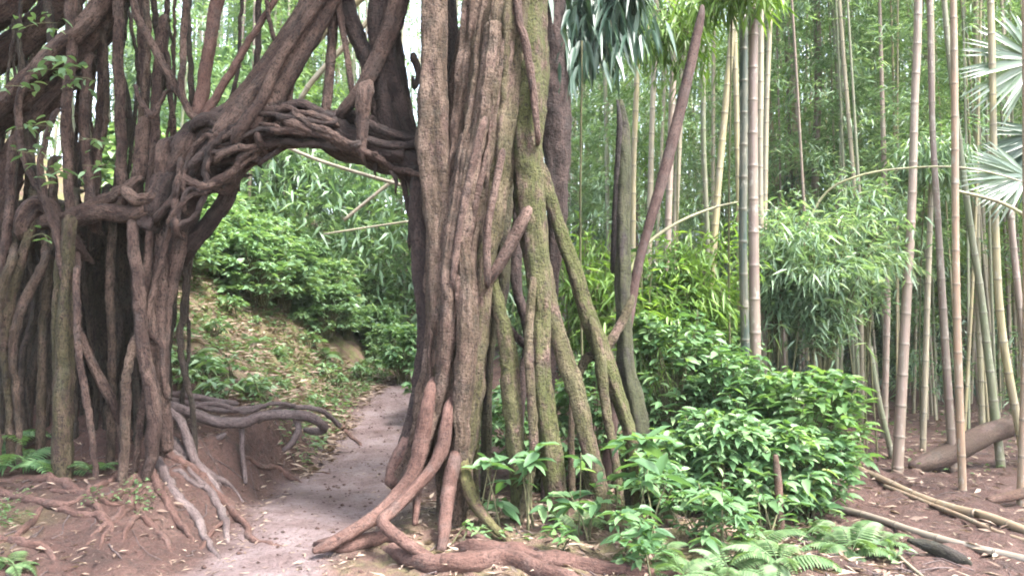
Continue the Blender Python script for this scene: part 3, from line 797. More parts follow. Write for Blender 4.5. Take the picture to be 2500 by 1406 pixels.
# ------------------------------------------------------------------ dead trunk and leaning pole right of the centre banyan
g = at(1560, 1290, 6.9)
dt = thing('dead_tree', (g[0], g[1], float(height(g[0], g[1]))), 'dark broken-topped dead trunk standing right of the mossy stilt roots', 'tree')
strand(dt, 'trunk', [(1516, 255, 7), (1522, 330, 15), (1522, 450, 18), (1518, 600, 20), (1522, 760, 18), (1530, 900, 21), (1548, 1000, 30), (1562, 1130, 34), (1560, 1300, 36)], 7.0, 6.85, mat='dead', flute=.22, lump=.14, moss=.3)
strand(dt, 'snag', [(1508, 250, 3), (1514, 330, 10), (1506, 460, 8), (1500, 640, 9)], 6.95, 6.95, mat='dead')
g = at(1535, 800, 7.3)
lp = thing('leaning_trunk', (g[0], g[1], float(height(g[0], g[1]))), 'slim bare brown trunk leaning to the right behind the dark dead trunk', 'tree')
strand(lp, 'trunk', [(1714, 20, 6), (1705, 70, 12), (1665, 250, 14), (1622, 420, 14), (1582, 560, 12), (1556, 660, 12), (1535, 770, 14), (1500, 1000, 14), (1470, 1240, 14)], 7.4, 7.2, mat='pole', flute=.05, lump=.06)

# ------------------------------------------------------------------ bamboo
def culm_mesh(P, inter=.32, seg=12, seed=0):
    """bamboo stem with swollen nodes along P (x, y, z, r)"""
    Q = spline(P, .08)
    s = np.concatenate([[0], np.cumsum(np.linalg.norm(np.diff(Q[:, :3], axis=0), axis=1))])
    kn = np.arange(.12 + .1 * random.random(), s[-1], inter)
    off = np.array([-.03, -.012, -.006, 0, .006, .014, .03])
    ss = np.unique(np.concatenate([[0, s[-1]], (kn[:, None] + off[None]).ravel(), np.arange(0, s[-1], .1)]))
    ss = ss[(ss >= 0) & (ss <= s[-1])]
    R = np.stack([np.interp(ss, s, Q[:, k]) for k in range(4)], -1)
    dk = np.min(np.abs(ss[:, None] - kn[None]), axis=1)
    R[:, 3] *= 1 + .06 * np.exp(-(dk / .008) ** 2) + .04 * np.exp(-(dk / .02) ** 2)
    am = np.where((dk < .0065) & (dk > .001), 1.0, np.where(dk < .016, .7, 0.0))
    mb = MB()
    sweep(mb, R, seg, raw=True)
    k = np.repeat(am, seg)
    mb.b = [np.concatenate([k, [0, 0]])]
    return mb

def bamboo_foliage(seed, z0=3.0, z1=11.5, nb=64, per=44, rad=1.5, lo=.11, hi=.2):
    mb = MB()
    tw = MB()
    for k in range(nb):
        t = (k + rng.random()) / nb
        z = z0 + (z1 - z0) * t
        a = rng.uniform(0, 2 * pi)
        r = rad * rng.uniform(.5, 1.1) * (1 - .45 * t)
        e = np.array([cos(a) * r, sin(a) * r, rng.uniform(.1, .7) * r])
        u = rng.uniform(.2, 1, per)[:, None] ** .8
        ctr = np.array([0, 0, z]) + e * u + np.array([0, 0, -.45 * r]) * u ** 2
        pos = ctr + rng.normal(0, .09, (per, 3))
        d = e / r + rdir(per) * .9 + np.array([0, 0, -.55])
        leaves(mb, pos, d, rng.uniform(lo, hi, per), rng.uniform(.018, .03, per), .3, 'lance')
    return mb

FOL = [bamboo_foliage(k, rad=rng.uniform(1.2, 1.8)).mesh('foliage', M['bamboo_leaf']) for k in range(5)]
FOLY = [bamboo_foliage(9, z0=2.2, z1=10).mesh('foliage', M['bamboo_lime']), bamboo_foliage(10, z0=2.6, z1=11).mesh('foliage', M['bamboo_leaf'])]
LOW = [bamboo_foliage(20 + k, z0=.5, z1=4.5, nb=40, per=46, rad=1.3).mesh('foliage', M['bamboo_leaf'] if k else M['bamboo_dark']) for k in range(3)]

YEL, PALE, PINK, GREEN, DGREEN, BROWN, ORANGE = (.27, .23, .12), (.26, .225, .16), (.22, .16, .135), (.13, .15, .085), (.035, .055, .045), (.125, .085, .075), (.26, .165, .11)

def place_bamboo(label, L, d, col, inter=.34, fol=True, group=None, drop=True, top=9.5, name='bamboo'):
    P = pix(L, d)
    P[:, 3] *= .76
    if P[0, 2] < top and 'short' not in label:
        v = unit((P[0, :3] - P[1, :3])[None])[0]
        v = unit((v * np.array([.6, .6, 1]))[None])[0]
        k = (top - P[0, 2]) / max(v[2], .3)
        P = np.vstack([np.append(P[0, :3] + v * k, P[0, 3] * (.6 if fol else .12)), P])
    if drop:
        v = unit((P[-1, :3] - P[-2, :3])[None])[0]
        g = float(height(P[-1, 0], P[-1, 1]))
        if P[-1, 2] > g:
            e = P[-1, :3] + v / max(-v[2], .4) * (P[-1, 2] - g)
            e[2] = float(height(e[0], e[1])) - .04
            P = np.vstack([P, np.append(e, P[-1, 3] * 1.05)])
    b = thing(name, (P[-1, 0], P[-1, 1], P[-1, 2]), label, 'bamboo', group)
    o = culm_mesh(P[::-1], inter).build('culm', M['culm'], b)
    o.color = (*col, 1)
    if fol:
        m = FOL[random.randrange(5)]
        inst('foliage', m, b, (P[0, 0] - P[-1, 0], P[0, 1] - P[-1, 1], P[0, 2] - P[-1, 2] - 8.0 + 2.0), (0, 0, random.uniform(0, 6.28)))
    return b

GB = 'bamboo standing in the grove'
B = [
    ('pale yellow bamboo just right of the dead trunk', [(1556, 120, 9), (1547, 400, 9), (1544, 700, 10)], 9.6, YEL),
    ('greyish bamboo pair member behind the leaning trunk, thin and pale', [(1602, 0, 9), (1592, 300, 9), (1584, 620, 10)], 10.6, PALE),
    ('straight pink-tinged bamboo crossed by the leaning brown trunk', [(1650, 0, 11), (1641, 240, 11), (1631, 560, 11)], 9.2, PINK),
    ('pale bamboo whose upper stem passes the top of the leaning trunk', [(1690, -20, 9), (1668, 150, 9), (1655, 420, 9)], 10.0, PALE),
    ('bright yellow bamboo tilting left, crossing its neighbour near the top', [(1796, -40, 11), (1784, 120, 11), (1754, 450, 11), (1730, 800, 11)], 9.4, YEL),
    ('yellow upright bamboo close against the thick dark-green bamboo', [(1793, 60, 9), (1799, 300, 9), (1804, 520, 9), (1806, 800, 9)], 9.8, YEL),
    ('thick dark-green bamboo standing tight against a brown one', [(1817, -120, 13), (1815, 40, 14), (1816, 300, 14), (1814, 600, 14), (1822, 930, 15)], 8.2, DGREEN),
    ('thick mauve-brown bamboo standing tight against a dark-green one', [(1842, -120, 15), (1840, 40, 16), (1838, 300, 16), (1840, 600, 17), (1846, 930, 18)], 8.0, BROWN),
    ('thin straw-coloured bamboo just behind the thick brown bamboo', [(1858, 60, 9), (1856, 400, 9), (1860, 700, 10), (1866, 930, 10)], 9.2, PALE),
    ('pale bamboo in front of the white sky gap', [(1880, 20, 8), (1872, 250, 8), (1868, 480, 8)], 11.0, PALE),
    ('green slender bamboo between the yellow tilted one and the leaning trunk', [(1716, 130, 8), (1718, 350, 8), (1728, 600, 8), (1730, 830, 9)], 10.2, GREEN),
    ('dark tall stem standing alone in the hazy grove', [(1992, -20, 12), (1998, 200, 12), (1990, 450, 12), (1990, 990, 13)], 13.5, BROWN),
    ('mauve pink bamboo with a leaning stout base beside the dirt trail', [(2242, -20, 12), (2233, 250, 12), (2226, 500, 13), (2212, 750, 15), (2192, 1130, 17)], 8.8, PINK),
    ('orange glossy bamboo rooted nearest the trail on the right', [(2327, -20, 10), (2331, 300, 11), (2333, 600, 11), (2338, 850, 12), (2350, 1190, 12)], 7.9, ORANGE),
    ('yellow-green bamboo passing in front of the fan palm', [(2418, -20, 10), (2424, 250, 10), (2430, 550, 11), (2445, 800, 12), (2490, 1060, 12)], 8.6, YEL),
    ('olive bamboo leaning left in the thicket right of the orange bamboo', [(2300, -60, 8), (2330, 250, 9), (2370, 560, 10), (2392, 700, 11), (2410, 850, 12), (2438, 1090, 13)], 9.2, GREEN),
    ('dull brown bamboo just left of the orange bamboo', [(2268, -60, 8), (2276, 300, 9), (2286, 480, 10), (2296, 650, 11), (2306, 820, 12), (2326, 1130, 13)], 9.0, BROWN),
    ('short cut bamboo beside the right edge with a broken top', [(2456, 395, 9), (2474, 600, 10), (2496, 800, 10), (2530, 1080, 11)], 8.9, PINK),
    ('thin green bamboo leaning left beside the stout pink base', [(2112, 700, 6), (2125, 850, 8), (2146, 980, 9), (2175, 1100, 9)], 9.6, GREEN),
    ('thin bamboo at the top between the pink and the orange bamboo', [(2272, -20, 8), (2276, 200, 8), (2274, 420, 8), (2262, 800, 9)], 10.4, PALE),
    ('pinkish bamboo behind the tip of the arching leafy spray', [(2160, 480, 9), (2166, 700, 10), (2160, 1000, 10)], 11.5, PINK),
    ('reddish bamboo at the right frame edge rooted by a bent root', [(2505, 600, 10), (2502, 900, 11), (2492, 1215, 12)], 7.4, ORANGE),
]
NOFOL = {1, 2, 4, 6, 7, 12, 13, 14, 15, 16, 17, 18, 19, 20, 21}
for k, (lab, L, d, col) in enumerate(B):
    place_bamboo(lab, L, d, col, fol=k not in NOFOL, group=GB)

# the arching thin canes
for lab, L, d in (('thin yellow cane arching up behind the leaning trunk', [(1500, 760, 4.5), (1560, 620, 4.5), (1640, 552, 4), (1740, 508, 3), (1810, 492, 2)], 8.2),
                  ('long thin cane arching over to the right under the fan palm', [(1900, 760, 4.5, 9.0), (1950, 600, 3.5, 9.0), (2010, 478, 3, 8.9), (2090, 432, 2.8, 8.7), (2200, 412, 2.6, 8.5), (2350, 410, 2.4, 8.2), (2500, 446, 2.2, 8.0), (2640, 520, 2, 7.8)], 8.0),
                  ('pale split cane sloping down to the right edge below the fan palm', [(2330, 465, 3.5), (2430, 490, 4.5), (2500, 525, 4.5), (2600, 600, 4.5)], 8.0)):
    P = pix(L, d)
    o = culm_mesh(P, .3, 8).build('bamboo_cane', M['culm'], None, tuple(P[0, :3]))
    o.color = (.3, .3, .16, 1)
    tag(o, lab, 'bamboo', 'arching canes')

# grove behind: every culm its own thing
CULM = []
for k in range(5):
    a = rng.uniform(0, 6.28)
    b_ = rng.uniform(.1, .6)
    P = np.array([[0, 0, -.1, .04], [.1 * cos(a), .1 * sin(a), 3, .038], [b_ * .5 * cos(a), b_ * .5 * sin(a), 7, .031], [b_ * 1.6 * cos(a), b_ * 1.6 * sin(a), 12, .012]])
    CULM.append(culm_mesh(P, .36, 8).mesh('culm', M['culm']))
cols = [YEL, PALE, PINK, GREEN, GREEN, BROWN, PALE, (.22, .2, .12)]
def grove(n, pxr, dr, lab, grp, dense=1.0, sc=(.75, 1.15), low=.25, nofol=0.0):
    for k in range(n):
        d = dr[0] + (dr[1] - dr[0]) * rng.random() ** .8
        px = rng.uniform(*pxr)
        x = (px - 1250) / FOC * d
        z = float(height(x, d, False))
        b = thing('bamboo', (x, d, z), lab, 'bamboo', grp)
        s = rng.uniform(*sc)
        rot = (rng.normal(0, .035), rng.normal(0, .035), rng.uniform(0, 6.28))
        o = inst('culm', CULM[rng.integers(5)], b, (0, 0, 0), rot, (s * rng.uniform(.8, 1.25), s * rng.uniform(.8, 1.25), 1))
        o.color = (*cols[rng.integers(len(cols))], 1)
        if rng.random() < nofol: continue
        r = rng.random()
        m = FOLY[rng.integers(2)] if r < .3 else FOL[rng.integers(5)]
        inst('foliage', m, b, (0, 0, rng.uniform(-.6, .8)), (0, 0, rng.uniform(0, 6.28)), (dense,) * 2 + (1,))
        if rng.random() < low:
            inst('foliage', LOW[rng.integers(3)], b, (0, 0, 0), (0, 0, rng.uniform(0, 6.28)))
grove(56, (1390, 2000), (11.5, 24), 'slender bamboo in the bright grove behind the dead trunk and leafy shrub', 'bamboo in the bright grove', low=.2, nofol=.3)
grove(62, (1930, 2700), (11.5, 26), 'shaded bamboo in the dark thicket beyond the right-hand trail', 'bamboo in the dark thicket', dense=1.15, low=.2, nofol=.35)
grove(42, (640, 1400), (15, 27), 'pale bamboo seen through the arch above the hillside', 'bamboo through the arch', low=.55, dense=1.2, nofol=.15)
grove(34, (-60, 700), (14, 25), 'bamboo on the slope glimpsed between the hanging roots', 'bamboo behind the left banyan', low=.6, dense=1.2, nofol=.3)

grove(84, (1870, 2650), (10.6, 21), 'thin dark stem in the crowded thicket beyond the right-hand trail', 'thin stems in the dark thicket', low=.25, nofol=.75, sc=(.4, .7))
grove(12, (-650, -60), (9.5, 20), 'bamboo at the far left beyond the banyan roots', 'bamboo left of the banyan', low=.5)
# bamboo thicket closing the view far behind
mb = MB()
n = 40000
ncl = 1500
ang = rng.uniform(-.95, .95, ncl)
rr = rng.uniform(27, 42, ncl)
cl = np.stack([np.sin(ang) * rr, np.cos(ang) * rr, rng.uniform(0, 1, ncl) ** 1.3 * 11 + .3], -1)
pos = cl[rng.integers(0, ncl, n)] + rng.normal(0, .75, (n, 3))
leaves(mb, pos, rdir(n, -1, .35), rng.uniform(.3, .55, n), rng.uniform(.07, .13, n), .3, 'lance')
fb, mb = mb, MB()
n = 17000                                           # understorey among the far culms, canopy shade put into its dark leaves
px_, d_ = rng.uniform(1350, 2750, 700), rng.uniform(17, 27, 700)
cx = (px_ - 1250) / FOC * d_
cl = np.stack([cx, d_, height(cx, d_, False) + rng.uniform(.1, 3.2, 700)], -1)
pos = cl[rng.integers(0, 700, n)] + rng.normal(0, .42, (n, 3)) * [1, 1, .7]
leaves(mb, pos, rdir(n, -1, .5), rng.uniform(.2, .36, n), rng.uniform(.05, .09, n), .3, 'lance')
tag(mb.build('understorey_foliage', M['bamboo_dark']), 'low foliage between the stems of the bamboo thicket, shade painted into its leaf colour', 'foliage', kind='stuff')
mb = fb
n = 17000                                           # and behind the hillside
px_, d_ = rng.uniform(330, 1120, 420), rng.uniform(15.5, 22, 420)
cx = (px_ - 1250) / FOC * d_
cl = np.stack([cx, d_, height(cx, d_, False) + rng.uniform(.1, 4.2, 420)], -1)
pos = cl[rng.integers(0, 420, n)] + rng.normal(0, .4, (n, 3)) * [1, 1, .7]
leaves(mb, pos, rdir(n, -1, .5), rng.uniform(.2, .34, n), rng.uniform(.05, .09, n), .3, 'lance')
tag(mb.build('bamboo_forest_foliage', M['bamboo_leaf']), 'far bamboo forest foliage closing the view behind the grove', 'foliage', kind='stuff')

mb = MB()
for k in range(760):
    d = rng.uniform(21, 38)
    x = ((rng.uniform(-100, 2600) if k < 420 else rng.uniform(1400, 2650)) - 1250) / FOC * d
    z = float(height(x, d, False))
    r = rng.uniform(.022, .045)
    a = rng.normal(0, .3, 2)
    sweep(mb, np.array([[x, d, z - .1, r], [x + a[0] * .4, d + a[1] * .4, z + 4.5, r * .95], [x + a[0] * 1.5, d + a[1] * 1.5, z + rng.uniform(9, 13), r * .5]]), 6, step=3)
o = mb.build('bamboo_forest_stems', M['culm'])
o.color = (.2, .18, .12, 1)
tag(o, 'crowded pale stems of the far bamboo forest', 'bamboo stems', kind='stuff')
# unseen bamboo tops, added off to the side to shade the right-hand trail
mb = MB()
n = 15000
cl = np.stack([rng.uniform(8, 19, 420), rng.uniform(2, 15, 420), rng.uniform(7.6, 11, 420)], -1)
pos = cl[rng.integers(0, 420, n)] + rng.normal(0, .5, (n, 3))
leaves(mb, pos, rdir(n, -1, .4), rng.uniform(.18, .32, n), rng.uniform(.05, .08, n), .3, 'lance')
tag(mb.build('shade_canopy_foliage', M['bamboo_leaf']), 'unseen bamboo tops added to shade the right-hand trail', 'foliage', kind='stuff')

# ------------------------------------------------------------------ leafy bamboo sprays at mid-distance
def spray(label, ctr, ext, n, mat, root, lo=.12, hi=.22, w=.03, name='bamboo_bush', lod=1, grp=None, nb=26, hang=.6):
    """a dome of arching twigs hung with lance leaves, rooted at root"""
    ctr, ext, root = np.array(ctr), np.array(ext), np.array(root, float)
    t = thing(name, root, label, 'bamboo', grp)
    st, mb = MB(), MB()
    per = n // nb
    for k in range(nb):
        v = rdir(1, -.55, 1)[0]
        e = ctr + v * ext * rng.uniform(.75, 1.05)
        m_ = root * .35 + ctr * .65 + np.array([0, 0, ext[2] * .5]) + rng.normal(0, .1, 3)
        s0 = root + (ctr - root) * rng.uniform(.35, .6)
        if ctr[2] >= 3.4:                           # a high spray hangs from its own bough
            h_ = ctr + np.array([rng.uniform(-.6, .6), rng.uniform(-.6, .6), rng.uniform(.1, .9)]) * ext
            s0, m_ = h_, 2 * (h_ * .5 + (ctr + v * ext) * .5) - e
        P = np.array([np.append(s0, .008), np.append(m_ * .5 + e * .5 + [0, 0, ext[2] * (.15 if ctr[2] < 3.4 else .05)], .006), np.append(e, .003)])
        Q = spline(P, .05)
        sweep(st, Q, 5, raw=True)
        u = rng.integers(len(Q) // 4, len(Q), per)
        tg = unit(np.gradient(Q[:, :3], axis=0))[u]
        pos = Q[u, :3] + rng.normal(0, .1, (per, 3)) * np.array([1, 1, .7])
        leaves(mb, pos, tg * .6 + rdir(per) * .8 + np.array([0, 0, -hang]), rng.uniform(lo, hi, per), rng.uniform(.7, 1.2, per) * w, .3, 'lance', lod)
    for k in range(4 if ctr[2] < 3.4 else 1):
        e = ctr + rng.normal(0, .15, 3)
        sweep(st, np.array([np.append(root + rng.normal(0, .04, 3) * [1, 1, 0], .012), np.append((root + e) / 2 + rng.normal(0, .05, 3), .011), np.append(e, .009)]), 6, step=.1)
    st.build('stem', M['stem'], t)
    mb.build('foliage', M[mat], t)
    return t

def gz(x, y): return float(height(x, y))
def under(px, d, dx=0.0):
    x = (px - 1250) / FOC * d + dx
    return (x, d, gz(x, d))

spray('domed leafy bamboo bush drooping to the right behind the green shrub', at(2030, 625, 8.8), (.95, .6, .66), 4600, 'bamboo_leaf', under(1980, 9.0), w=.026, hang=.4, nb=34)
spray('bamboo bush with lit top leaves beside the thick brown bamboo', at(1900, 560, 9.0), (.4, .5, .36), 1500, 'bamboo_leaf', under(1890, 9.1))
spray('bright yellow-green bamboo bush left of the thick bamboo pair', at(1700, 700, 8.6), (.55, .5, .75), 2600, 'bamboo_lime', under(1700, 8.6))
spray('pale bamboo tuft behind the arching cane near the fan palm', at(2260, 420, 10.4), (.65, .5, .45), 1600, 'bamboo_leaf', under(2250, 10.4))
spray('loose bamboo tuft above the domed bush', at(2120, 480, 9.6), (.5, .5, .35), 1200, 'bamboo_leaf', under(2110, 9.6))
spray('lime bamboo tuft glowing between the stilt roots and dead trunk', at(1440, 660, 8.6), (.42, .5, .5), 1500, 'bamboo_lime', under(1440, 8.6))
spray('young bamboo tuft between the dead trunk and leaning trunk', at(1570, 800, 8.2), (.4, .4, .7), 1500, 'bamboo_lime', under(1570, 8.2))
spray('leafy bamboo tuft filling the gap behind the main trunk and middle root', at(1265, 700, 9.4), (.45, .4, .8), 1800, 'bamboo_leaf', under(1265, 9.4))
# dark hanging spray beside the banyan's upper trunk
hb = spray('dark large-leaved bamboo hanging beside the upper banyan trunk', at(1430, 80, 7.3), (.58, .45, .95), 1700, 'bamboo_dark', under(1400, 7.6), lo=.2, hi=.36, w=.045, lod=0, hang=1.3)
spray('bright lime bamboo branch high beside the leaning trunk top', at(1640, 130, 8.4), (.38, .35, .65), 700, 'bamboo_lime', under(1660, 8.6), lo=.14, hi=.26)
spray('lit bamboo branch at the top above the thick bamboo pair', at(1800, 0, 7.7), (.5, .35, .25), 800, 'bamboo_lime', under(1785, 8.7), lo=.14, hi=.24)

# ------------------------------------------------------------------ fan palm
def fan_leaf(hub, aim, size, mat, parent, n=44, spread=1.9, facing=(0, -1, .25)):
    mb = MB()
    aim = unit(np.array([aim], float))[0]
    fc = unit(np.array([facing], float))[0]
    side = np.cross(fc, aim)
    side /= np.linalg.norm(side)
    for k in range(n):
        a = (k / (n - 1) - .5) * 2 * spread
        d = aim * cos(a) + side * sin(a) + fc * .12 * rng.normal()
        L = size * (1 - .18 * abs(a) / spread) * rng.uniform(.95, 1.05)
        leaves(mb, [hub], [d], L, size * .075, .12, 'lance', 0, up=[fc], fold=.2)
    o = mb.build('fan_leaf', mat, parent)
    st = MB()
    return o
ph = at(2530, 150, 8.6)
pr = under(2680, 9.2)
fp = thing('fan_palm', pr, 'large fan palm with pale shiny fronds reaching in at the upper right', 'palm')
fan_leaf(ph, (-1, 0, -.15), .88, M['palm_leaf'], fp)
fan_leaf(at(2505, 430, 8.4), (-1, 0, .02), .72, M['palm_leaf'], fp, 30, 1.0)
fan_leaf(at(2560, 330, 9.0), (-.7, 0, -.9), .9, M['bamboo_dark'], fp, 30, 1.3)
mb = MB()
tp = np.array(pr) + np.array([0, 0, 1.9])
sweep(mb, np.array([np.append(np.array(pr) - [0, 0, .1], .1), np.append(np.array(pr) + [0, 0, 1], .085), np.append(tp, .07)]), 14, step=.05, lump=.15)
mb.build('trunk', M['bark_dark'], fp)
for h in (ph, at(2505, 430, 8.4), at(2560, 330, 9.0)):
    mb = MB()
    sweep(mb, np.array([np.append(tp, .018), np.append((tp + h) / 2 + [0, 0, .15], .014), np.append(h, .01)]), 7, step=.05)
    mb.build('stalk', M['stem'], fp)

# ------------------------------------------------------------------ shrubs
def shrub_meshes(seed, w, h, tips, per, L, lod=0, wr=.42, lean=(0, 0)):
    """stems fanning from the base, each tip a loose rosette of leaves -> (stem MB, foliage MB), base at the origin"""
    st, mb = MB(), MB()
    for k in range(tips):
        a = rng.uniform(0, 2 * pi)
        zt = rng.uniform(.12, 1) ** .75 * h
        rmax = w * sqrt(max(.05, 1 - (zt / h * .85) ** 2))
        r = rmax * sqrt(rng.uniform(.15, 1))
        e = np.array([cos(a) * r + lean[0] * zt, sin(a) * r + lean[1] * zt, zt])
        b = np.array([rng.normal(0, .06), rng.normal(0, .06), -.03])
        m_ = b * .5 + e * .5 + np.array([-cos(a), -sin(a), .6]) * .12 * r
        if k % 2 == 0:
            sweep(st, np.array([np.append(b, .008), np.append(m_, .006), np.append(e, .003)]), 5, step=.08)
        n = rng.integers(max(3, per - 2), per + 3)
        aa = np.arange(n) * 2.4 + rng.uniform(0, 6)
        el = rng.uniform(-.35, .55, n)
        d = np.stack([np.cos(aa) * np.cos(el), np.sin(aa) * np.cos(el), np.sin(el) + .1], -1) + .35 * np.array([cos(a), sin(a), 0])
        back = (rng.uniform(0, .35, n) ** 1.3)[:, None]
        pos = e + (m_ - e) * back + rng.normal(0, .012, (n, 3))
        sz = L * rng.uniform(.65, 1.2) * rng.uniform(.75, 1.15, n)
        leaves(mb, pos, d, sz, sz * wr * rng.uniform(.85, 1.15, n), rng.uniform(.1, .5), 'broad', lod)
    return st, mb

def shrub(label, loc, w, h, tips, per, L, mat, name='shrub', cat='shrub', grp=None, lean=(0, 0), wr=.42, lod=0):
    t = thing(name, loc, label, cat, grp)
    st, mb = shrub_meshes(0, w, h, tips, per, L, lod, wr, lean)
    st.build('stem', M['stem'], t, (0, 0, 0))
    mb.build('foliage', M[mat], t, (0, 0, 0))
    return t

GS = 'green shrubs at the trail junction'
shrub('tall green shrub directly right of the dead trunk', under(1650, 7.9), .62, 1.75, 210, 8, .13, 'shrub_leaf', grp=GS)
shrub('tallest bright shrub rising behind the dead trunk to the leaning trunk', under(1615, 8.5), .6, 2.5, 230, 8, .13, 'shrub_lime', grp=GS)
shrub('bright tall shrub left of the thick bamboo pair', under(1730, 8.9), .55, 2.2, 210, 8, .13, 'shrub_lime', grp=GS)
shrub('full green shrub below the thick bamboo pair', under(1790, 7.7), .62, 1.45, 210, 8, .13, 'shrub_leaf', grp=GS)
shrub('yellow-green shrub whose outer leaves hang over the trail', under(1930, 7.3), .66, 1.2, 210, 8, .15, 'shrub_lime', grp=GS, lean=(.15, 0))
shrub('low glossy shrub in front of the other green shrubs', under(1760, 6.7), .55, .9, 170, 8, .13, 'shrub_leaf', grp=GS)
shrub('mid-green shrub filling the hollow between the taller and lower green shrubs', under(1850, 7.7), .6, 1.15, 190, 8, .14, 'shrub_leaf', grp=GS)
shrub('spreading shrub whose low branches slope down to the ferns', under(1850, 6.8), .55, .8, 150, 8, .14, 'shrub_leaf', grp=GS, lean=(.2, 0))
shrub('dark low shrub at the foot of the dead trunk', under(1640, 6.6), .38, .75, 100, 7, .13, 'shrub_leaf', grp=GS)
shrub('rounded shrub at the right end of the shrub row', under(1960, 6.9), .38, .72, 100, 7, .14, 'shrub_leaf', grp=GS, lean=(.1, 0))
shrub('dark undergrowth shrub seen between the stilt roots', under(1300, 7.9), .8, 1.1, 180, 8, .13, 'shrub_leaf', grp=GS)
shrub('shrub behind the mossy forked stilt root', under(1450, 7.6), .5, 1.3, 130, 8, .13, 'shrub_leaf', grp=GS)
shrub('green bush at the bend of the path beyond the arch', under(985, 13.5), .5, 1.0, 110, 8, .16, 'shrub_leaf', grp=None)
shrub('bushy plant right of the path beyond the arch', under(1090, 11.0), .6, 1.2, 120, 8, .15, 'shrub_leaf', grp=None)

# broad-leaved plants in front of the stilt roots
GP = 'broad-leaved plants below the stilt roots'
def plant(label, px, py, hpx, wpx, tips, per, L, mat='shrub_leaf', d=None, wr=.4):
    g = ground_hit(px, py) if d is None else np.array(under(px, d))
    k = g[1] / FOC
    return shrub(label, tuple(g), wpx * k / 2, hpx * k * .85, tips, per, L * 1.1, mat, 'broadleaf_plant', 'plant', GP, wr=wr)
plant('broad-leaved plant with a pointed pale leaf at the foot of the main trunk', 1195, 1290, 200, 110, 8, 5, .17)
plant('upright plant with hanging oval leaves before the mossy middle root', 1300, 1300, 250, 110, 9, 5, .14)
plant('plant with pale drooping leaves beside the right-hand stilt root', 1430, 1320, 270, 130, 8, 5, .17)
plant('tall plant with large pale ribbed leaves before the dead trunk', 1580, 1330, 350, 190, 11, 6, .2)
plant('small seedling with rounded bright leaves on the soil below the roots', 1370, 1335, 75, 90, 6, 5, .09, 'shrub_lime')
plant('low plant with narrow green leaves near the bottom of the dead trunk', 1545, 1375, 150, 170, 12, 6, .12)
plant('leafy plant beside the ferns with broad lit leaves', 1740, 1340, 200, 180, 12, 6, .15)
plant('small yellow-green seedling at the foot of the forked root', 1130, 1325, 60, 60, 4, 5, .06, 'shrub_lime')
plant('low broad-leaved plant at the lower edge of the frame', 1560, 1400, 110, 150, 9, 6, .12)
plant('bright plant on the soil right of the trunk foot roots', 1500, 1290, 120, 110, 7, 6, .11, 'shrub_lime')

# ------------------------------------------------------------------ ferns
def frond_mesh(L, seed, n=20, mat='fern_leaf'):
    mb = MB()
    t = np.linspace(0, 1, n + 2)
    x = L * t * (1 - .12 * t)
    z = L * (.75 * t - .85 * t * t)
    sweep(mb, np.stack([x, 0 * t, z, .004 * (1 - .8 * t)], -1), 4, raw=True)
    ks = np.arange(3, n + 1)
    for s in (-1, 1):
        pos = np.stack([x[ks], 0 * ks, z[ks]], -1)
        d = np.stack([np.full(len(ks), .45), s * np.ones(len(ks)), np.full(len(ks), -.1)], -1)
        ln = L * .32 * np.sin(np.clip((1 - t[ks]) * 1.5 + .12, 0, pi / 2)) * rng.uniform(.85, 1.1, len(ks))
        leaves(mb, pos, d, ln, L * .055, .25, 'lance', 0, up=np.tile([0, 0, 1.0], (len(ks), 1)))
    return mb.mesh('frond', M[mat])
FR = [frond_mesh(.5, k) for k in range(4)]
FRG = [frond_mesh(.5, k, mat='shrub_leaf') for k in range(2)]
def fern(label, loc, n, s, grp='ferns', pool=FR):
    t = thing('fern', loc, label, 'fern', grp)
    for k in range(n):
        a = k / n * 6.28 + rng.uniform(-.3, .3)
        sc = s * rng.uniform(.75, 1.15)
        inst('frond', pool[rng.integers(len(pool))], t, (0, 0, 0), (rng.normal(0, .15), rng.uniform(-.45, .25), a), (sc,) * 3)
    return t
def fern_at(label, px, py, n, s, grp='ferns at the trail edge', pool=FR):
    return fern(label, tuple(ground_hit(px, py)), n, s, grp, pool)
fern_at('pale fern spilling onto the trail at the end of the shrubs', 2080, 1350, 9, .95)
fern_at('fern with feathery fronds below the low glossy shrub', 1900, 1380, 9, .9)
fern_at('small fern left of the other trail-edge ferns', 1780, 1400, 8, .8)
fern_at('fern at the bottom of the picture among dead leaves', 1660, 1410, 8, .7)
for lab, px, py, h_, w_, m_ in (('low plant in the gap between the ferns and the low glossy shrub', 1690, 1310, 130, 190, 'shrub_leaf'), ('low plant under the broken upright stick', 1880, 1300, 140, 200, 'shrub_leaf'),
                                ('low lit plant left of the small fern', 1790, 1330, 110, 160, 'shrub_lime'), ('small dark plant at the foot of the dead trunk roots', 1620, 1270, 170, 160, 'shrub_leaf'),
                                ('low plant at the right end under the rounded shrub', 1990, 1240, 120, 170, 'shrub_leaf')):
    plant(lab, px, py, h_, w_, 16, 6, .1, m_)
fern_at('feathery fern between the two lowest broadleaf plants', 1600, 1370, 8, .8)
fern_at('fern below the broken upright stick', 1850, 1340, 8, .8)
fern_at('fern reaching furthest out over the bare trail soil', 2150, 1330, 7, .65)
fern_at('fern half hidden under the rounded shrub', 1980, 1310, 8, .7)
fern_at('fern rooted before the right mossy stilt root', 1410, 1290, 6, .7)
fern_at('broad light-green fern against the left banyan roots', 40, 1150, 9, 1.0, 'ferns below the left banyan', FRG)
fern_at('fern between two root columns of the left banyan', 225, 1155, 7, .6, 'ferns below the left banyan', FRG)
fern_at('low fern clump at the lower left corner', 30, 1385, 7, .45, 'ferns below the left banyan')
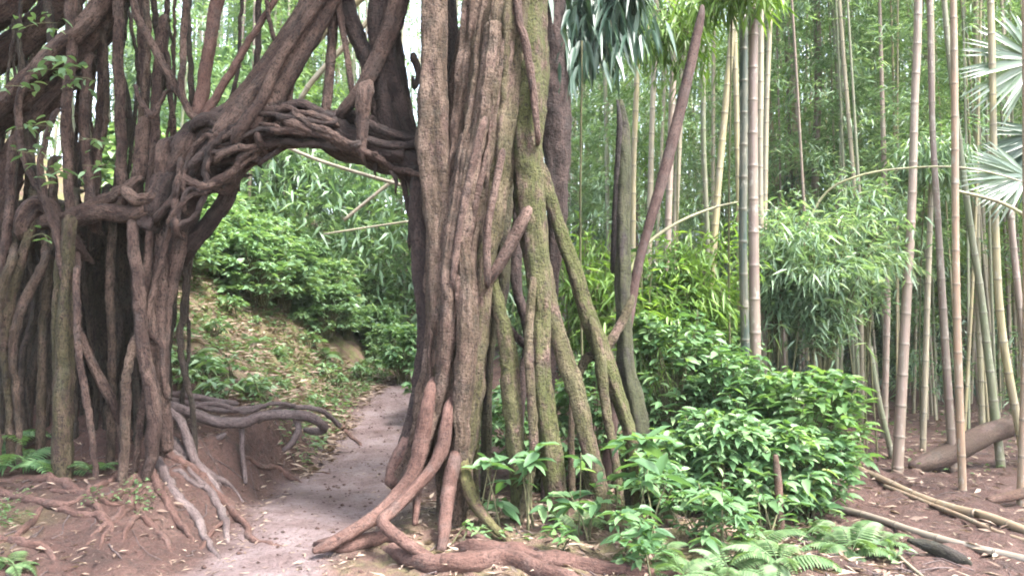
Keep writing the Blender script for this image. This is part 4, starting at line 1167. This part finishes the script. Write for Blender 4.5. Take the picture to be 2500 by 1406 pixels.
fern_at('fern at the left edge above the crossing roots', -10, 1110, 8, 1.1, 'ferns below the left banyan', FRG)
for k, (lab, px, py) in enumerate((('fern high on the hillside litter below the leafy shrubs', 700, 770), ('fern in the middle of the hillside litter', 620, 840), ('fern on the hillside litter nearest the path', 790, 870),
                                  ('fern at the lip of the eroded bank', 620, 950), ('fern just right of the left banyan on the hillside', 470, 880), ('yellowish fern near the top bend of the path', 900, 850))):
    fern_at(lab, px, py, 7, .8, 'ferns on the hillside')

# ------------------------------------------------------------------ hillside shrubs (seen through the arch)
HS = []
for k in range(5):
    st, mb = shrub_meshes(k, .68, 1.0, 190, 8, .15, 1, .5)
    HS.append((st.mesh('stem', M['stem']), mb.mesh('foliage', M['hill_leaf'])))
placed = []
for k in range(900):
    if len(placed) >= 86: break
    x, y = rng.uniform(-9, -2.2), rng.uniform(9.2, 17.5)
    z = gz(x, y)
    px = 1250 + FOC * x / y
    py = 703 - FOC * (z - EYE - y * tan(PITCH)) / y
    lim = 560 + max(0, px - 460) * .42
    if not (330 < px < 960) or py > lim + 130 or py < 300: continue
    if any((x - a) ** 2 + (y - b) ** 2 < .52 ** 2 for a, b in placed): continue
    placed.append((x, y))
    t = thing('hillside_shrub', (x, y, z), 'leafy green shrub among the dense shrubs covering the hillside through the arch', 'shrub', 'shrubs on the hillside')
    s = rng.uniform(.75, 1.2) * (1.5 if py < 560 else 1.05)
    i = rng.integers(5)
    a = rng.uniform(0, 6.28)
    inst('stem', HS[i][0], t, (0, 0, 0), (0, 0, a), (s,) * 3)
    inst('foliage', HS[i][1], t, (0, 0, 0), (0, 0, a), (s,) * 3)
# small plants lower on the slope
SP = []
for k in range(3):
    st, mb = shrub_meshes(k, .16, .2, 14, 6, .085, 1, .5)
    SP.append((st.mesh('stem', M['stem']), mb.mesh('foliage', M['hill_leaf'])))
pts = [(440, 905), (500, 960), (560, 930), (540, 990), (620, 985), (700, 960), (760, 990), (830, 950), (800, 930), (880, 925), (910, 905), (940, 895), (985, 905), (1000, 880), (455, 800), (560, 760), (640, 770), (730, 800), (850, 800), (690, 880), (600, 800), (520, 830), (430, 840), (470, 930), (760, 850), (950, 870), (880, 900), (1010, 900), (930, 920), (425, 940)]
for px, py in pts:
    g = ground_hit(px + rng.normal(0, 8), py + rng.normal(0, 6))
    t = thing('ground_plant', g, 'small leafy plant sprouting from the hillside litter below the shrubs', 'plant', 'small plants on the hillside litter')
    i = rng.integers(3)
    s = rng.uniform(.8, 1.6)
    a = rng.uniform(0, 6.28)
    inst('stem', SP[i][0], t, (0, 0, 0), (0, 0, a), (s,) * 3)
    inst('foliage', SP[i][1], t, (0, 0, 0), (0, 0, a), (s,) * 3)

# ------------------------------------------------------------------ sprigs growing on the left banyan
for lab, px, py, w, n, L in (('leafy sprig on the upper left roots', 150, 170, 120, 26, .11), ('leafy sprig at mid height near the left edge', 85, 310, 70, 12, .1), ('sprig with three broad leaves on a left root', 140, 420, 70, 12, .12),
                             ('small sprig between the grey hanging roots', 225, 345, 50, 9, .09), ('yellowish sprig beside the lateral root knuckle', 95, 578, 45, 8, .06), ('sprig at the far left below the diagonal limbs', 40, 215, 70, 12, .1), ('leafy sprig topmost among the hanging roots at the upper left', 90, 60, 90, 16, .09), ('sprig low on the grey hanging root above the lateral root', 245, 410, 50, 10, .08), ('sprig on the left roots between the two larger sprigs', 60, 380, 60, 10, .09), ('loose sprig hanging right of the topmost sprig', 205, 195, 60, 12, .08)):
    c = at(px, py, 6.35)
    t = thing('vine_sprig', c, lab, 'plant', 'leaf sprigs on the left banyan')
    k = 6.35 / FOC
    st, mb = MB(), MB()
    ends = [c + np.array([q * w * k * .6, rng.uniform(-.1, .05), rng.uniform(-.06, .06)]) for q in (-1, 1)]
    sweep(st, np.array([np.append(ends[0], .002), np.append(c + [0, .05, .03], .004), np.append(ends[1], .002)]), 5, step=.04)
    pos = c + np.stack([rng.uniform(-1, 1, n) * w * k * .6, rng.uniform(-.1, .06, n), rng.normal(0, .05, n)], -1)
    leaves(mb, pos, rdir(n, -.6, .4), L * rng.uniform(.7, 1.1, n), L * .5 * rng.uniform(.8, 1.1, n), .3, 'broad', 0)
    st.build('stem', M['stem'], t)
    mb.build('foliage', M['hill_leaf'] if 'yellow' not in lab else M['shrub_lime'], t)

# ------------------------------------------------------------------ fallen bamboo, log, bits on the trail
def fallen(label, L, mat_col, d=None, name='fallen_bamboo', lift=.5, grp='fallen bamboo poles'):
    if d is None:
        P = gpix(L, 1.0)
        P = spline(P, .12)
        P[:, 2] = np.convolve(np.pad(height(P[:, 0], P[:, 1]), 5, mode='edge'), np.ones(11) / 11, 'valid') + P[:, 3] * .9
    else:
        P = pix(L, d[0], d[1])
    o = culm_mesh(P, .42, 10).build(name, M['culm'], None, tuple(P[0, :3]))
    o.color = (*mat_col, 1)
    return tag(o, label, 'bamboo', grp)
fallen('long tan fallen bamboo lying across the far side of the trail', [(2050, 1135, 9), (2150, 1180, 9), (2300, 1240, 10), (2420, 1280, 11), (2560, 1330, 12)], (.27, .19, .13))
fallen('grey fallen bamboo pole lying across the near side of the trail', [(1960, 1230, 7), (2100, 1265, 8), (2250, 1305, 9), (2400, 1350, 10), (2560, 1400, 11)], (.2, .165, .14))
fallen('thin fallen bamboo running parallel under the tan pole', [(2160, 1195, 5), (2320, 1258, 6), (2440, 1300, 6), (2560, 1345, 6)], (.2, .14, .1))
fallen('pale fallen bamboo hanging across the hillside under the arch', [(690, 355, 4.5), (760, 385, 4.5), (850, 415, 4.5), (1000, 458, 4.5)], (.26, .22, .16), (10.2, 9.8))
fallen('short pale fallen bamboo propped diagonally under the arch', [(840, 538, 4.5), (895, 492, 4.5), (985, 420, 4.5)], (.26, .22, .16), (12.5, 12.5))
fallen('thin pale cane lying level above the hillside', [(790, 572, 2.5), (880, 558, 2.5), (1000, 540, 2.5)], (.26, .24, .16), (11.5, 11.5))
fallen('pale bamboo leaning steeply left above the arch', [(660, 270, 10), (720, 170, 10), (800, 70, 10), (900, -20, 10)], YEL, (8.5, 8.5), grp='leaning bamboo above the arch')
fallen('second bamboo slanting right above the arch crown', [(730, 250, 7), (770, 190, 7), (900, 50, 7), (960, -20, 7)], PALE, (9.0, 9.0), grp='leaning bamboo above the arch')
fallen('short pale bamboo propped beyond the right end of the arch', [(800, 300, 8), (850, 250, 8), (900, 205, 8)], PALE, (8.2, 8.2), grp='leaning bamboo above the arch')
fallen('light fallen cane on the soil at the lower right edge of the ferns', [(2180, 1350, 4), (2240, 1400, 4), (2290, 1440, 4)], PALE)
# bent log at the right
def log(label, L, d0, d1, mat, name='fallen_log', flute=.05):
    P = pix(L, d0, d1)
    mb = MB()
    sweep(mb, P, 20, step=.04, flute=flute, lump=.1, wig=.01, moss=.1)
    return tag(mb.build(name, M[mat], None, tuple(P[0, :3])), label, 'log')
log('bent brown log curving up out of the ground at the right edge', [(2225, 1140, 12), (2270, 1125, 22), (2330, 1100, 26), (2390, 1068, 25), (2450, 1045, 24), (2520, 1025, 24), (2620, 1010, 24)], 8.9, 9.3, 'pole')
log('rotten hollow bark slab lying beside the grey bamboo pole', [(2215, 1318, 4), (2260, 1330, 14), (2310, 1350, 18), (2350, 1368, 14), (2368, 1375, 6)], 5.75, 5.45, 'dead', 'bark_slab')
tag(log('broken reddish stick standing upright in the low green shrub', [(1893, 1110, 6), (1898, 1160, 9), (1902, 1230, 10), (1906, 1310, 11)], 6.35, 6.3, 'root', 'dead_stick'), None, 'stick')
log('short bent root stub at the right edge of the trail', [(2412, 1222, 8), (2450, 1215, 11), (2490, 1205, 13), (2530, 1190, 16)], 7.3, 7.4, 'root', 'root_stub')

# ------------------------------------------------------------------ litter and ground cover
mb = MB()
def scatter(n, box, keep=None):
    x, y = rng.uniform(box[0], box[1], n), rng.uniform(box[2], box[3], n)
    if keep is not None:
        k = keep(x, y)
        x, y = x[k], y[k]
    return x, y
for n, box, keep, L in ((12500, (-5.5, -1.9, 8.4, 14), lambda x, y: (xl(y) - x > -.1) & (fbm(x * 1.2, y * 1.2, 31, 3) > -.25), (.08, .2)),
                        (1500, (-4.6, -1.6, 4.6, 8.4), lambda x, y: xl(y) - x > .4, (.03, .11)),
                        (2400, (-.8, 2.6, 4.8, 7.5), None, (.04, .15)),
                        (5200, (1.6, 9, 5, 16), None, (.04, .15)),
                        (260, (-2.2, -1.0, 4.5, 13), None, (.03, .07)),
                        (2600, (-2.9, -.6, 4.5, 13), lambda x, y: (np.abs(x - xl(y)) < .22) | (np.abs(x - xr(y)) < .25), (.03, .09))):
    x, y = scatter(n, box, keep)
    n = len(x)
    z = height(x, y) + .008
    d = rdir(n, -.25, .35)
    ln = rng.uniform(*L, n)
    leaves(mb, np.stack([x, y, z], -1), d, ln, ln * rng.uniform(.14, .3, n), .05, 'lance', 1)
tag(mb.build('leaf_litter', M['litter']), 'dry tan leaves scattered over the soil and hillside', 'leaf litter', kind='stuff')
mb = MB()
for n, box, keep, L in ((12000, (-6, -1.9, 8.5, 14.5), lambda x, y: (xl(y) - x > .05) & (fbm(x * 1.3, y * 1.3, 5, 3) > -.12), (.04, .1)),
                        (3600, (-4.4, -2.4, 4.6, 6.3), lambda x, y: (xl(y) - x > .6) & (fbm(x * 1.8, y * 1.8, 2, 3) > .02), (.025, .06)),
                        (2600, (-.3, 2.8, 5.4, 8), lambda x, y: fbm(x * 1.4, y * 1.4, 9, 3) > .02, (.04, .09)),
                        (900, (3, 9, 8.5, 18), lambda x, y: fbm(x * .8, y * .8, 9, 3) > .15, (.05, .11))):
    x, y = scatter(n, box, keep)
    n = len(x)
    z = height(x, y) + rng.uniform(.01, .1, n)
    ln = rng.uniform(*L, n)
    leaves(mb, np.stack([x, y, z], -1), rdir(n, -.2, .5), ln, ln * rng.uniform(.35, .55, n), .25, 'broad', 1)
tag(mb.build('ground_cover', M['fern_leaf']), 'low green ground cover on the hillside and under the trees', 'ground cover', kind='stuff')

mb = MB()
n = 2600
x, y = rng.uniform(-4.2, 1.6, n), rng.uniform(4.4, 13, n)
r = rng.uniform(.004, .011, n) * rng.choice([1, 1, 1.9], n)
c = np.stack([x, y, height(x, y) + r * .3], -1)
o6 = np.array([[1, 0, 0], [-1, 0, 0], [0, 1, 0], [0, -1, 0], [0, 0, .7], [0, 0, -.7]], float)
Vv = c[:, None] + o6[None] * r[:, None, None] * rng.uniform(.7, 1.5, (n, 6, 1))
f = np.array([[0, 2, 4], [2, 1, 4], [1, 3, 4], [3, 0, 4], [2, 0, 5], [1, 2, 5], [3, 1, 5], [0, 3, 5]])
mb.add(Vv.reshape(-1, 3), None, ((np.arange(n) * 6)[:, None, None] + f[None]).reshape(-1, 3))
tag(mb.build('gravel', M['soil']), 'small clods and grit lying on the path and bank', 'grit', kind='stuff')
mb = MB()
for k in range(420):
    x, y = (rng.uniform(-4.4, -2.2), rng.uniform(4.6, 11)) if k % 3 == 0 else ((rng.uniform(-.6, 3), rng.uniform(4.8, 7)) if k % 3 == 1 else (rng.uniform(2, 8), rng.uniform(5, 14)))
    a, L = rng.uniform(0, 6.28), rng.uniform(.08, .5)
    t = np.linspace(-.5, .5, 4)
    X, Y = x + cos(a) * L * t + rng.normal(0, .008, 4), y + sin(a) * L * t + rng.normal(0, .008, 4)
    sweep(mb, np.stack([X, Y, height(X, Y) + .008, np.full(4, rng.uniform(.002, .006))], -1), 5, raw=True)
tag(mb.build('twig_debris', M['root_grey']), 'small fallen twigs scattered over the forest floor', 'twigs', kind='stuff')

# ------------------------------------------------------------------ haze
HAZE = .0005
if HAZE > 0:
    m = bpy.data.materials.new('haze')
    m.use_nodes = True
    nt = m.node_tree
    nt.nodes.remove(nt.nodes['Principled BSDF'])
    pv = nt.nodes.new('ShaderNodeVolumePrincipled')
    pv.inputs['Color'].default_value = (.86, .96, .95, 1)
    pv.inputs['Density'].default_value = HAZE
    nt.links.new(pv.outputs[0], nt.nodes['Material Output'].inputs['Volume'])
    a, b = np.array([-170, -25, -2.2]), np.array([170, 310, 26])
    v = np.array([[x, y, z] for x in (a[0], b[0]) for y in (a[1], b[1]) for z in (a[2], b[2])])
    q = [[0, 1, 3, 2], [4, 6, 7, 5], [0, 4, 5, 1], [2, 3, 7, 6], [0, 2, 6, 4], [1, 5, 7, 3]]
    tag(MB().add(v, q).build('haze', m, smooth=False), kind='stuff')
